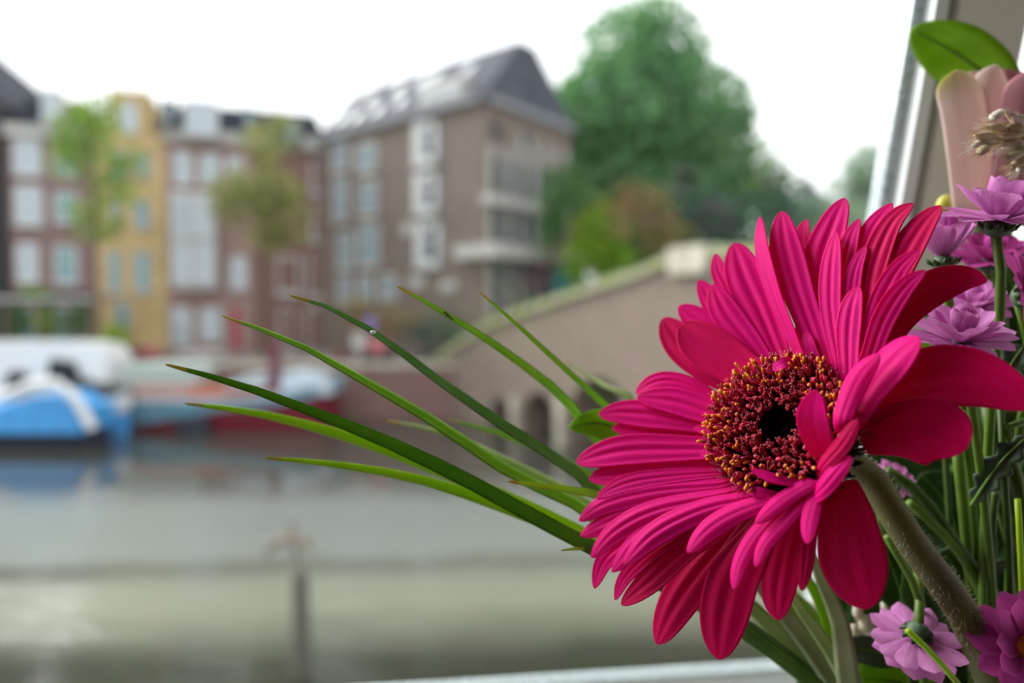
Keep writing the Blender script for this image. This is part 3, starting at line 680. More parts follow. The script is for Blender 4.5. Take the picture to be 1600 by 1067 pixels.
# barge
y = 21.9
xL, xR = PZ(192, y, .5).x, PZ(520, y, .5).x
bg_ = root('canal_barge', 'long light blue and dark red barge moored in front of the quay', 'barge', (0, 0, 0))
WM[bg_.name] = Matrix.Identity(4)
Tb = Matrix.Translation(((xL+xR)/2, y+1.0, 0))
zb = zat(622, y)
hull(bg_, Tb, xR-xL, 2.4, -.3, zb, [('hull_bottom', 'boat_red', 0, (.3, .74), 0), ('hull_topside', 'boat_blue', (.3, .74), .92, .01), ('gunwale', 'boat_paleblue', .92, 1.0, .05)], .62, (.0, .72))
MB().box(PZ(205, y, 0).x, PZ(425, y, 0).x, y+.25, y+1.7, zb-.1, zat(604, y)).build('coaming', M['boat_orange'], bg_)
MB().box(PZ(190, y, 0).x, PZ(300, y, 0).x, y+.35, y+1.6, zat(604, y), zat(582, y)).prism([(PZ(184, y, 0).x, zat(582, y)), (PZ(308, y, 0).x, zat(582, y)), (PZ(290, y, 0).x, zat(570, y)), (PZ(196, y, 0).x, zat(570, y))], y+.2, y+1.8).build('cabin', M['roof_pale'], bg_)
MB().prism([(PZ(345, y, 0).x, zat(604, y)), (PZ(418, y, 0).x, zat(604, y)), (PZ(416, y, 0).x, zat(585, y)), (PZ(370, y, 0).x, zat(592, y))], y-.05, y+1.6).build('deck_cover', M['boat_paleblue'], bg_)
MB().prism([(PZ(436, y, 0).x, zat(612, y)), (PZ(516, y, 0).x, zat(618, y)), (PZ(512, y, 0).x, zat(604, y)), (PZ(490, y, 0).x, zat(590, y)), (PZ(450, y, 0).x, zat(583, y)), (PZ(436, y, 0).x, zat(584, y))], y+.2, y+1.7).build('bow_cover', M['boat_paleblue'], bg_)
c = PZ(427, y, 0); MB().box(c.x-.12, c.x+.12, y+.1, y+.5, zb-.2, zat(535, y)).build('mast', M['maroon_paint'], bg_)
MB().box(PZ(280, y, 0).x, PZ(330, y, 0).x, y-.25, y, .05, zat(650, y)).build('fender', M['boat_navy'], bg_)
nb = MB()
for k in range(9):
    x = PZ(212+k*9, y, 0).x; nb.box(x, x+.10, y+.22, y+.3, zat(618, y), zat(609, y))
nb.build('name_lettering', M['offwhite'], bg_)
# white cruiser behind
y = 22.1
cr = root('cabin_cruiser', 'white cabin cruiser moored behind the blue covered boat', 'boat', (0, 0, 0)); WM[cr.name] = Matrix.Identity(4)
xL, xR = PZ(-190, y, 0).x, PZ(172, y, 0).x
hull(cr, Matrix.Translation(((xL+xR)/2, y+.9, 0)), xR-xL, 2.0, -.2, zat(610, y), [('hull_bottom', 'boat_navy', 0, .4, 0), ('hull_topside', 'boat_white', .4, 1, .02)], .7, (0, .2))
X = lambda px: PZ(px, y, 0).x
MB().prism([(X(-160), zat(620, y)), (X(168), zat(620, y)), (X(165), zat(560, y)), (X(150), zat(541, y)), (X(110), zat(535, y)), (X(-150), zat(535, y))], y+.1, y+1.7).build('cabin', M['boat_white'], cr)
MB().prism([(X(76), zat(600, y)), (X(128), zat(600, y)), (X(118), zat(566, y)), (X(84), zat(560, y))], y-.1, y+.12).build('windscreen_cover', M['black_cover'], cr)
MB().prism([(X(124), zat(622, y)), (X(166), zat(622, y)), (X(160), zat(600, y)), (X(128), zat(590, y))], y-.1, y+.12).build('stern_cover', M['black_cover'], cr)
MB().prism([(X(10), zat(606, y)), (X(48), zat(606, y)), (X(40), zat(580, y)), (X(20), zat(580, y))], y-.1, y+.12).build('side_window', M['black_cover'], cr)
y = 19.2
X = lambda px: PZ(px, y, 0).x
bb = root('covered_sloop', 'open white boat under bright blue tarpaulin at the left edge', 'boat', (0, 0, 0)); WM[bb.name] = Matrix.Identity(4)
xL, xR = X(-150), X(152)
hull(bb, Matrix.Translation(((xL+xR)/2, y+.7, 0)), xR-xL, 1.6, -.2, zat(640, y), [('hull_bottom', 'boat_navy', 0, .5, 0), ('hull_topside', 'blue_tarp', .5, .8, .02), ('gunwale', 'blue_tarp', .8, 1, .02)], .72, (0, .15))  # shadow along the waterline painted as the dark hull bottom
arc = [(-150, 640), (-60, 616), (10, 622), (60, 600), (98, 597), (128, 622), (152, 668)]
MB().prism([(X(px), zat(py, y)) for px, py in [(-150, 676), (132, 676), (118, 640), (95, 618), (60, 618), (0, 640), (-60, 636), (-150, 655)]], y-.16, y+1.5).build('tarpaulin', M['blue_tarp'], bb)
t = MB(); t.tube([V((X(px), y-.2, zat(py, y))) for px, py in arc], .14, 8); t.build('rub_rail', M['boat_white'], bb)
y = 20.9
X = lambda px: PZ(px, y, 0).x
dg = root('dinghy', 'small white and blue dinghy bow poking out beside the blue tarpaulin boat', 'boat', (0, 0, 0)); WM[dg.name] = Matrix.Identity(4)
hull(dg, Matrix.Translation(((X(100)+X(190))/2, y+.45, 0)), X(190)-X(100), .85, -.1, zat(622, y), [('hull_bottom', 'blue_tarp', 0, .6, 0), ('hull_topside', 'boat_white', .6, 1, .03)], .5, (0, .12))
MB().ball((X(150), y+.4, zat(614, y)), .55, .42, .28).build('cover', M['black_cover'], dg)

# ------------------------------------------------------------------ near water: post and boom
mp_ = root('mooring_post', 'dark mossy mooring post standing in the near water with drooping crosspiece', 'post', PZ(470, 7.05, 0))
yp = 7.05
b = MB(); b.tube([PZ(476, yp, -.5), PZ(471, yp, zat(1000, yp)), PZ(469, yp, zat(897, yp))], [.10, .095, .085], 10); b.build('pile', M['wood_wet'], mp_)
MB().tube([PZ(469, yp, zat(900, yp)), PZ(461, yp, zat(860, yp)), PZ(456, yp, zat(815, yp))], [.035, .03, .03], 8).build('spike', M['wood_grey'], mp_)
MB().tube([PZ(415, yp, zat(864, yp)), PZ(432, yp, zat(846, yp)), PZ(455, yp, zat(841, yp)), PZ(480, yp, zat(847, yp)), PZ(488, yp, zat(862, yp))], [.03, .06, .07, .05, .03], 8).build('crosspiece', M['brown_board'], mp_)

# ------------------------------------------------------------------ GERBERA
GD = .160
C0 = P(1225, 672, GD)
def camvec(x, y, z): return (CR*x+CF*y+CU*z).normalized()
NF = camvec(-.594, -.669, .446)                 # the way the flower faces: to the window side, up and towards us
AX = (CR-NF*CR.dot(NF)).normalized(); AY = NF.cross(AX)
RR = .048
def depth_on(px, py, o, k, q_):
    r = ray(px, py); h = o
    for _ in range(25):
        t = ((C0-EYE).dot(NF)+h)/r.dot(NF); p = EYE+r*t; rad = (p-C0-NF*(p-C0).dot(NF)).length
        h = h*.5+.5*(o+k*(rad-.012)+q_*(rad/RR)**2)
    return p
def strip(pts, wpx, roll=0, cup=0, ridge=.1, nst=16, nac=9, prof=None, tipn=2.0, rootw=.5, hintN=None, w3=None, ridges=3, wide=.35, seed=0):
    """a petal: centreline tip -> root, full width in pixels where it is widest; returns MB with UV"""
    fine = catmull(pts, 121); us = [(i/(nst-1))**1.55 for i in range(nst)]
    def at_(u): k = min(119.999, u*120); i0 = int(k); return fine[i0].lerp(fine[i0+1], k-i0)
    cl = [at_(u) for u in us]; b = MB(); rnd = random.Random(seed); ph = rnd.uniform(-.5, .5)
    sides = []
    for i in range(nst):
        t = (at_(min(1, us[i]+.04))-at_(max(0, us[i]-.04))).normalized()
        Nn = (hintN if hintN is not None else NF); s = t.cross(Nn)
        if s.length < .2: s = t.cross((EYE-cl[i]).normalized())
        s.normalize(); s = Matrix.Rotation(R(roll), 3, t) @ s; n = s.cross(t).normalized()
        sides.append((s, n, t))
    for i in range(nst):
        u = us[i]; s, n, t = sides[i]
        if u < wide: w = max(0.0, 1-(1-u/wide)**tipn)**.55
        else: w = 1-(1-rootw)*((u-wide)/(1-wide))**1.3
        w = max(w, .05)
        if w3: hw = w3/2
        else:
            p0 = proj(cl[i]); p1 = proj(cl[i]+s*.001); sc = math.hypot(p1[0]-p0[0], p1[1]-p0[1])/.001
            full = F/p0[2]; hw = wpx/2/max(sc, full*.5)
        hw *= w
        for j in range(nac):
            v = -1+2*j/(nac-1)
            off = hw*(cup*v*v - ridge*math.cos(math.pi*(ridges*v+ph*.3))*(1-abs(v)**4)*min(1, u*4+.1))
            b.v.append(cl[i]+s*(hw*v)+n*off); b.uv.append((u, (v+1)/2))
    for i in range(nst-1):
        for j in range(nac-1):
            k = i*nac+j; b.face((k, k+1, k+nac+1, k+nac))
    return b
def add_petal(b, name, m, parent, thick=.00028, label=None):
    o = b.build(name, m, parent, smooth=True)
    ms = o.modifiers.new('smooth', 'SUBSURF'); ms.levels = 1; ms.render_levels = 1
    so = o.modifiers.new('thickness', 'SOLIDIFY'); so.thickness = thick; so.offset = 0
    if label: o['label'] = label
    return o
ger = root('gerbera', 'large vivid magenta gerbera bloom with hairy stem before the window', 'flower', (0, 0, SILLZ)); 
def A_(x, y): return 880+x*.45, 280+y*.45
def B_(x, y): return 880+x*.45, 620+y*.45
G = []
def pt(zoom, tr, w, o=0, k=.12, q=0, roll=0, cup=.12, ridge=.16, deep=False, h=None, **kw):
    f = A_ if zoom == 'A' else B_
    G.append(dict(tr=[f(*p) for p in tr], w=w*.45, o=o/1000, k=k, q=q/1000, roll=roll, cup=cup, ridge=ridge, deep=deep, h=h, kw=kw))
# upper fan, rear to front
pt('A', [(402, 440), (480, 500), (600, 600)], 100, -1.5)
pt('A', [(470, 352), (520, 430), (600, 560)], 85, -2)
pt('A', [(530, 258), (540, 320), (600, 420), (680, 540)], 75, -1.5)
pt('A', [(845, 140), (830, 200), (850, 330)], 85, -3, ridge=.06)
pt('A', [(345, 484), (420, 580), (550, 680), (700, 740)], 130, -.5, cup=.2, deep=True)
pt('A', [(412, 503), (490, 580), (600, 650), (720, 740)], 165, 1, cup=.25, ridge=.05, deep=True)
pt('A', [(518, 366), (560, 460), (640, 560), (740, 690)], 105, .5, cup=.1)
pt('A', [(592, 223), (625, 330), (685, 460), (770, 660)], 140, 0, cup=.1)
pt('A', [(684, 132), (692, 250), (740, 420), (800, 560), (840, 660)], 58, 1.5, ridge=.05, roll=25)
pt('A', [(757, 112), (770, 230), (815, 390), (870, 540), (915, 670)], 122, .5)
pt('A', [(977, 65), (935, 160), (895, 280), (885, 420), (910, 580)], 128, -1)
pt('A', [(1028, 138), (1000, 200), (970, 320), (960, 480), (960, 640)], 82, -.5)
pt('A', [(948, 185), (932, 290), (928, 430), (945, 560), (968, 690)], 82, 1.0, roll=12)
pt('A', [(1143, 84), (1080, 160), (1040, 260), (1030, 400), (1010, 560)], 90, -1.2)
pt('A', [(1052, 230), (1015, 310), (1000, 410), (990, 540)], 64, .8)
pt('A', [(1215, 84), (1140, 150), (1080, 290), (1055, 430), (1040, 600)], 100, 0, deep=True)
pt('A', [(1312, 92), (1255, 150), (1190, 250), (1130, 370), (1070, 520)], 122, -.8, deep=True)
pt('A', [(1025, 372), (1000, 450), (990, 560), (990, 700)], 90, 2.0, roll=8)
pt('A', [(1238, 246), (1165, 310), (1105, 420), (1060, 560), (1030, 680)], 84, 1.2, roll=-10)
pt('A', [(1256, 316), (1180, 380), (1110, 490), (1050, 650)], 84, 2.0, roll=-15)
pt('A', [(1472, 352), (1385, 345), (1270, 385), (1160, 480), (1060, 650)], 135, 1.0, k=-.1, roll=-20, cup=.2, deep=True)
# right and near side petals
pt('A', [(1640, 790), (1460, 705), (1300, 685), (1150, 730), (1030, 830)], 215, 0, k=-.22, cup=.15, ridge=.05, deep=True, wide=.45)
pt('A', [(1402, 935), (1310, 885), (1180, 870), (1030, 900)], 240, .5, k=-.2, cup=.12, ridge=.04, deep=True)
pt('A', [(1240, 552), (1165, 605), (1070, 720), (1000, 850)], 128, 2.5, k=.16, cup=-.1, ridge=.07, roll=12)
pt('A', [(1098, 608), (1030, 680), (985, 780), (965, 860)], 84, 6, k=.16, cup=-.2, ridge=.06)
pt('A', [(880, 733), (868, 830), (890, 920), (940, 1010)], 118, h=[16, 12, 7, 2], cup=.15, ridge=.05, tipn=1.5)
pt('A', [(1022, 835), (965, 925), (900, 1000), (885, 1050)], 62, h=[12, 10, 7, 2], cup=-.15, deep=True)
pt('B', [(1000, 205), (950, 260), (890, 330), (850, 350)], 66, h=[9, 8, 6, 1], cup=-.15)
# left fan
pt('A', [(252, 742), (330, 700), (440, 712), (580, 790)], 62, -1.2)
pt('A', [(170, 862), (300, 875), (450, 880), (600, 880)], 70, -1)
pt('A', [(124, 815), (220, 810), (400, 830), (600, 870)], 98, 0)
pt('A', [(256, 756), (380, 768), (500, 805), (660, 860)], 95, 1.2)
pt('A', [(46, 982), (200, 942), (400, 935), (600, 940)], 108, .8)
pt('B', [(90, 285), (180, 268), (350, 258), (570, 245)], 92, -.5)
pt('B', [(116, 350), (220, 300), (380, 275), (570, 262)], 62, .4)
pt('B', [(60, 482), (180, 425), (350, 365), (580, 325)], 90, -.3, cup=-.12)
pt('B', [(55, 430), (150, 368), (330, 325), (580, 305)], 82, .5, cup=-.15)
# lower fan
pt('B', [(108, 665), (150, 560), (270, 470), (420, 400)], 80, -1.5, k=.02)
pt('B', [(180, 705), (220, 620), (330, 520), (460, 440)], 64, -1, k=.02)
pt('B', [(202, 722), (300, 640), (430, 520), (570, 440)], 100, -1.2, k=.02, deep=True)
pt('B', [(98, 558), (180, 465), (330, 390), (600, 335)], 86, 1, cup=-.2, ridge=.19)
pt('B', [(170, 608), (260, 500), (420, 410), (640, 350)], 84, 1.0, cup=-.2, ridge=.19)
pt('B', [(210, 582), (320, 470), (500, 385), (680, 350)], 90, 2, cup=-.22, ridge=.19)
pt('B', [(325, 858), (375, 745), (450, 630), (560, 500), (680, 390)], 148, -2, k=-.2, cup=-.06, deep=True)
pt('B', [(540, 912), (548, 790), (580, 650), (650, 510), (730, 390)], 190, -1.5, k=-.2, cup=-.05, deep=True)
pt('B', [(432, 542), (500, 462), (600, 400), (730, 355)], 80, 3, cup=-.25, ridge=.1)
pt('B', [(745, 776), (742, 690), (760, 570), (800, 430), (840, 340)], 134, -1, k=-.22, cup=-.05, deep=True)
pt('B', [(592, 668), (610, 580), (665, 480), (750, 390), (830, 320)], 62, 2.5, cup=-.25, ridge=.06)
pt('B', [(668, 590), (700, 510), (780, 420), (850, 335)], 56, 3.0, cup=-.25, ridge=.06)
pt('B', [(668, 440), (740, 375), (810, 325), (880, 290)], 62, 4.5, cup=-.25, ridge=.06)
pt('B', [(828, 674), (838, 590), (850, 490), (870, 370)], 64, 0, k=-.1, cup=-.1, deep=True)
pt('B', [(848, 510), (855, 425), (880, 330), (890, 290)], 64, 3.5, k=.1, cup=-.2, ridge=.06)
pt('B', [(1050, 738), (1005, 580), (985, 430), (960, 290)], 245, 1, k=-.3, cup=-.08, ridge=.035, deep=True, wide=.42)
# short inner petals round the disc
pt('A', [(452, 866), (530, 872), (620, 884)], 44, h=[4, 3.6, 2.5], ridge=.05)
pt('A', [(476, 952), (530, 958), (580, 962)], 38, h=[3, 3, 2], ridge=.05)
pt('A', [(726, 662), (770, 638), (830, 650)], 42, h=[5, 5.5, 2], ridge=.05)
pt('B', [(652, 252), (740, 286), (830, 300), (870, 300)], 34, h=[7, 6, 4, 2], ridge=.05)
pt('B', [(640, 322), (690, 335), (760, 345)], 40, h=[4, 4, 2], ridge=.05)
pt('A', [(842, 530), (855, 580), (880, 640)], 46, h=[2.5, 2.5, 1.5], ridge=.05)
for i, g_ in enumerate(G):
    pts = []
    for j, (px, py) in enumerate(g_['tr']):
        if g_['h']:
            pts.append(depth_on(px, py, g_['h'][j]/1000, 0, 0))
        else: pts.append(depth_on(px, py, g_['o'], g_['k'], g_['q']))
    last = pts[-1]-C0; lp = last-NF*last.dot(NF)
    rp = C0+lp.normalized()*.0148+NF*.0002
    if (rp-pts[-1]).length > .0025: pts.append(rp)
    b = strip(pts, g_['w'], g_['roll'], g_['cup'], g_['ridge'], seed=i, **g_['kw'])
    add_petal(b, 'petal', M['pink_shaded' if g_['deep'] else 'pink'], ger)
def FP(r, an, h): return C0+AX*(r*math.cos(an))+AY*(r*math.sin(an))+NF*h
# disc and calyx
d = MB(); prof = [(0, .0003), (.003, .0004), (.005, .0014), (.008, .0024), (.012, .002), (.0155, .0004), (.016, -.002), (.011, -.0065), (.007, -.012), (.004, -.016)]
n = 40
for (r_, h) in prof:
    for j in range(n): d.v.append(FP(max(r_, .0001), 2*math.pi*j/n, h))
for i in range(len(prof)-1):
    for j in range(n):
        j2 = (j+1) % n; d.face((i*n+j, (i+1)*n+j, (i+1)*n+j2, i*n+j2), 1 if i > 5 else 0)
d.build('disc', [M['dark_disc'], M['stem_hairy']], ger, smooth=True)['label'] = 'blackish hollow centre'
cx = MB()
for j in range(34):
    an = 2*math.pi*j/34
    for (ra, ha, rb_, hb) in ((.0125, -.006, .0185, -.0005), (.0105, -.010, .0155, -.004)):
        b0 = FP(ra, an, ha); b1 = FP(rb_, an+.05, hb); m_ = b0.lerp(b1, .5)-NF*.0012
        cx.tube([b0, m_, b1], [.0011, .0012, .0003], 5)
cx.build('calyx', M['leaf'], ger, smooth=True)
# florets
rnd = random.Random(11)
cand = []
N_ = 640; 
for i in range(N_):
    r_ = .0052+(.0166-.0052)*math.sqrt((i+.5)/N_) if True else 0
    r_ = math.sqrt(.0052**2+(.0166**2-.0052**2)*(i+.5)/N_)
    cand.append((r_, i*2.39996))
def floret(b, r_, an):
    f = (r_-.0052)/.0114
    base = FP(r_, an, .0022-.0016*max(0, f-.5)); out = (AX*math.cos(an)+AY*math.sin(an)); tg = NF.cross(out)
    L_ = rnd.uniform(.0030, .0042)*(1-.15*f)+(.0006 if f > .55 else 0)
    dr = (NF*1.0+out*(-.35+1.0*f+rnd.uniform(-.25, .25))+tg*rnd.uniform(-.35, .35)).normalized()
    bend = (out*rnd.uniform(-.3, .5)+tg*rnd.uniform(-.4, .4))*L_*.45
    p1 = base+dr*L_*.5; p2 = base+dr*L_*.85+bend*.5; p3 = base+dr*L_+bend
    w = rnd.uniform(.00036, .00052)
    mi = 0 if (rnd.random() < .62 or f < .2) else 1
    b.tube([base, p1, p2], [w*.7, w, w*1.15], 6, mi)
    if f > .38 and rnd.random() < .22+.36*f:
        b.tube([p2, p3, p3+(p3-p2).normalized()*.0007-NF*.0002], [w*.75, w*.85, w*.5], 6, 2)
    else:
        for k in range(3):
            e = p2+(dr*.4+out*rnd.uniform(-.8, .8)+tg*rnd.uniform(-.8, .8)).normalized()*.0008
            b.tube([p2, e], [w*.6, w*.25], 4, mi)
FM = [M['maroon'], M['crimson'], M['anther']]
outer = sorted(range(N_), key=lambda i: -cand[i][0])
single = set(outer[20:220:2])
rest = MB()
for i, (r_, an) in enumerate(cand):
    dv = (AX*math.cos(an)+AY*math.sin(an)).dot(((EYE-C0)-NF*(EYE-C0).dot(NF)).normalized())
    if (dv > .55 and r_ > .0136) or (dv > -.15 and r_ > .0150): continue
    if i in single:
        b = MB(); floret(b, r_, an); b.build('floret', FM, ger, smooth=True)
    else: floret(rest, r_, an)
o = rest.build('florets', FM, ger, smooth=True); o['kind'] = 'stuff'; o['label'] = 'ring of dark red and orange tipped florets'
wp = MB()
for i in range(260):
    an = rnd.uniform(0, 6.283); r_ = rnd.uniform(.0155, .0178); b0 = FP(r_, an, .0005); dr = (NF+(AX*math.cos(an)+AY*math.sin(an))*rnd.uniform(-.1, .8)+V((rnd.uniform(-.3, .3), rnd.uniform(-.3, .3), rnd.uniform(-.3, .3)))).normalized()
    L_ = rnd.uniform(.0018, .0036); wp.tube([b0, b0+dr*L_], [.00008, .00005], 3); wp.tube([b0+dr*L_, b0+dr*(L_+.0003)], [.00014, .00005], 4)
o = wp.build('pappus', M['wisp'], ger, smooth=True); o['kind'] = 'stuff'
# stem: from the back of the head, curving down to the sill
back = C0-NF*.013
SB = P(1600, 1260, .185); SB.z = SILLZ
spts = [back, P(1345, 728, .176), P(1388, 790, .172), P(1432, 858, .172), P(1500, 950, .174), P(1548, 1060, .177), SB]
cl = catmull(spts, 26)
MB().tube(cl, [.0032]*2+[.0036+.0012*i/23 for i in range(24)], 14).build('stem', M['stem_hairy'], ger, smooth=True)
hb = MB(); rnd = random.Random(5)
for i in range(2600):
    k = rnd.uniform(2, 22); i0 = int(k); p = cl[i0].lerp(cl[i0+1], k-i0); t = (cl[i0+1]-cl[i0]).normalized(); n_ = t.orthogonal().normalized(); n_ = Matrix.Rotation(rnd.uniform(0, 6.283), 3, t) @ n_
    r0 = .0036+.0012*k/23; L_ = rnd.uniform(.0005, .0011); hb.tube([p+n_*r0*.95, p+n_*(r0+L_)+t*L_*rnd.uniform(-.4, .4)], [.000028, .000012], 3)
o = hb.build('stem_hairs', M['hair'], ger); o['kind'] = 'stuff'

# ------------------------------------------------------------------ LONG GRASS BLADES
def blade_mesh(pts, w, nrm, fold=.35, root_w=1.0, tip=.32, nst=34):
    fine = catmull(pts, 241); us = [0, .002, .005, .009, .015, .022]+[.03+.97*i/(nst-7) for i in range(nst-6)]; b = MB()
    cl = [fine[min(240, int(u*240))].lerp(fine[min(240, int(u*240)+1)], u*240-int(u*240)) for u in us]
    for i in range(nst):
        u = us[i]; t = (fine[min(240, int(u*240)+3)]-fine[max(0, int(u*240)-3)]).normalized(); s = t.cross(nrm).normalized(); n_ = s.cross(t).normalized()
        ww = w/2*(.1+.9*min(1, (u/tip))**.55)*(1+(root_w-1)*u); ww = max(ww, w*.02)*(.35 if i == 0 else 1)
        for (x, y_) in ((-1, 0), (-.5, -fold*.5), (0, -fold), (.5, -fold*.5), (1, 0), (.5, -fold*.5+.16), (0, -fold+.2), (-.5, -fold*.5+.16)):
            b.v.append(cl[i]+s*(x*ww)+n_*(y_*ww)); b.uv.append((u, x*.5+.5))
    for i in range(nst-1):
        for j in range(8):
            j2 = (j+1) % 8; b.face((i*8+j, i*8+j2, (i+1)*8+j2, (i+1)*8+j), 1 if i < 4 else 0)
    b.face([7-j for j in range(8)], 0); b.face([(nst-1)*8+j for j in range(8)], 0)
    return b
def blade(label, tr, wpx, d0, d1, m, tail=0, fold=.35, tilt=0, name='grass_blade'):
    n = len(tr); pts = [P(x, y, d0+(d1-d0)*i/(n-1)) for i, (x, y) in enumerate(tr)]
    tails = [[(1020, 905), (1140, 970), (1280, 1075)], [(1030, 895), (1160, 972), (1290, 1075)], [(1080, 840), (1215, 930), (1330, 1070)], [(1090, 850), (1240, 930), (1345, 1067)]]
    tl = tails[tail % 4]; dd = max(d1, .185)
    e = [P(x, y, dd+.004*k) for k, (x, y) in enumerate(tl)]
    f = P(tl[-1][0]+380, tl[-1][1]+150, dd+.012); f.z = SILLZ
    pts += e+[f]
    nrm = (EYE-pts[n//2]).normalized()+V((0, 0, tilt)); nrm.normalize()
    o = blade_mesh(pts, wpx/F*((d0+d1)/2), nrm, fold, 1.9 if wpx < 16 else 1.5, .22).build(name, [M[m], M['dry_tip']], None, smooth=True)
    return tag(o, label, 'grass blade', 'long grass blades fanning out left of the flower')
gb_nick = blade('sharp green grass blade with brown nick below its tip, third from right', [(620, 447), (700, 492), (790, 550), (880, 620), (935, 690)], 16, .163, .212, 'grass', 2, .6)
blade('thin short grass blade with orange tip highest beside the bridge', [(748, 455), (800, 500), (860, 555), (920, 610), (960, 650)], 11, .165, .210, 'grass', 3, .5)
gb_dew = blade('bluish green grass blade with dew drop, its tip between red wing windows', [(452, 461), (530, 487), (600, 530), (680, 590), (780, 660), (920, 755)], 17, .167, .190, 'grass_blue', 1, .6, .3)
blade('long arching grass blade with white shine along its middle', [(346, 493), (460, 535), (560, 590), (680, 660), (800, 740), (920, 800)], 19, .168, .190, 'grass', 1, .4, .7)
blade('dark green grass blade reaching farthest left across the barge', [(258, 569), (370, 600), (480, 640), (600, 688), (720, 745), (830, 805), (915, 850)], 21, .165, .180, 'grass_dark', 0, .5)
blade('blurred lime grass blade just under the farthest reaching dark one', [(288, 630), (400, 645), (520, 675), (620, 708), (760, 765), (905, 832)], 20, .195, .200, 'grass_lime', 0, .3)
blade('lowest long lime grass blade crossing the grey water', [(412, 715), (520, 725), (640, 745), (740, 775), (830, 808), (910, 842)], 18, .178, .190, 'grass_lime', 0, .35)
blade('short stubby striped grass blade tip poking left of the petals', [(793, 752), (850, 760), (930, 772), (1000, 800)], 18, .170, .194, 'grass_lime', 2, .5)
blade('lowest tiny grass tip sticking out below the left petals', [(876, 860), (905, 857), (945, 857), (1000, 865)], 12, .172, .192, 'grass_lime', 2, .5)
blade('pale whitish blurred grass blade behind the long arching one', [(605, 657), (690, 675), (760, 705), (880, 765), (960, 810)], 15, .225, .215, 'grass_pale', 3, .25, .5)
blade('blurred green grass blade behind the bluish one near petals', [(700, 655), (790, 680), (880, 720), (960, 770)], 14, .235, .22, 'grass', 3, .25)
blade('short pale blurred grass blade below the bridge arches', [(880, 562), (940, 600), (1000, 640)], 13, .25, .23, 'grass_pale', 3, .25)
simple('nick_brown', (.05, .03, .012), .8); simple('dew', (.75, .8, .78), .08, spec=.8)
MB().tube([P(694, 487, .1742), P(700, 493, .1746), P(710, 501, .176)], [.0003, .0006, .0002], 6, flat=.5).build('brown_nick', M['nick_brown'], gb_nick, smooth=True)
MB().ball(P(583, 519, .1684), .0008, .0005, .0004, 8, 6).build('dew_drop', M['dew'], gb_dew, smooth=True)
# broad grey green blades under the flower
def wide(label, tr, w, d, m, nm='iris_leaf'):
    pts = [P(x, y, dd) for (x, y), dd in zip(tr, d)]; f = P(tr[-1][0]+400, tr[-1][1]+150, d[-1]); f.z = SILLZ; pts.append(f)
    o = blade_mesh(pts, w/F*d[0], (EYE-pts[1]).normalized(), .3, 1.25, .3).build(nm, [M[m], M[m]], None, smooth=True)
    return tag(o, label, 'leaf', 'broad grey green blades under the flower')
wide('leftmost broad grey green blade over the white window frame', [(1130, 900), (1180, 955), (1240, 1015), (1300, 1075)], 46, (.2, .2, .2, .2), 'grass_grey')
wide('broad grey green blade with pale streak beside the leftmost one', [(1170, 900), (1225, 960), (1275, 1020), (1320, 1085)], 44, (.195, .195, .195, .195), 'grass_grey')
wide('broad grey green blade under the tip of the middle lower petal', [(1205, 880), (1250, 950), (1300, 1020), (1335, 1085)], 30, (.188, .19, .19, .19), 'grass_pale')
wide('curved upright broad blade below the notched lower petal', [(1262, 850), (1285, 910), (1312, 970), (1322, 1040), (1330, 1085)], 40, (.185, .187, .187, .187, .187), 'grass_grey')
wide('dark green broad blade in the gap right of the drooping petal', [(1235, 850), (1262, 905), (1290, 960), (1310, 1040)], 28, (.20, .20, .20, .20), 'leaf_lime')

# ------------------------------------------------------------------ leaves
def leaf_mesh(pts, wpx, lobes=0, cup=.2, nst=26, nac=7, tipn=1.5, wide=.45, nrm=None, seed=0):
    cl = catmull(pts, nst); b = MB(); rnd = random.Random(seed)
    for i in range(nst):
        u = i/(nst-1); t = (cl[min(i+1, nst-1)]-cl[max(i-1, 0)]).normalized(); N0 = nrm if nrm is not None else (EYE-cl[i]).normalized()
        s = t.cross(N0).normalized(); n_ = s.cross(t)
        w = math.sin(math.pi*min(1, max(0, u))**.8)**.8 if not lobes else math.sin(math.pi*u**.85)**.6*(1+.32*math.sin(u*lobes*6.283))
        d = proj(cl[i])[2]; hw = max(.03, w)*wpx/2/F*d
        for j in range(nac):
            v = -1+2*j/(nac-1); b.v.append(cl[i]+s*hw*v+n_*(hw*cup*(abs(v)-.25)+hw*.06*math.sin(u*17+v*3))); b.uv.append((u, v*.5+.5))
    for i in range(nst-1):
        for j in range(nac-1): k = i*nac+j; b.face((k, k+1, k+nac+1, k+nac))
    return b, cl
def add_leaf(parent, tr, wpx, m, lobes=0, name='leaf', cup=.25, nrm=None, seed=0, **kw):
    b, cl = leaf_mesh([P(*p) for p in tr], wpx, lobes, cup, seed=seed, nrm=nrm, **kw)
    o = b.build(name, M[m], parent, smooth=True)
    so = o.modifiers.new('thickness', 'SOLIDIFY'); so.thickness = .0003; so.offset = 0
    d = proj(cl[5])[2]
    nd = (EYE-cl[5]).normalized()*.0003
    MB().tube([p+nd for p in cl[1:]], [.0002*d/.18+.0004*i/25*d/.18 for i in range(25)], 5).build('midrib', M['midrib'], o, smooth=True)
    return o

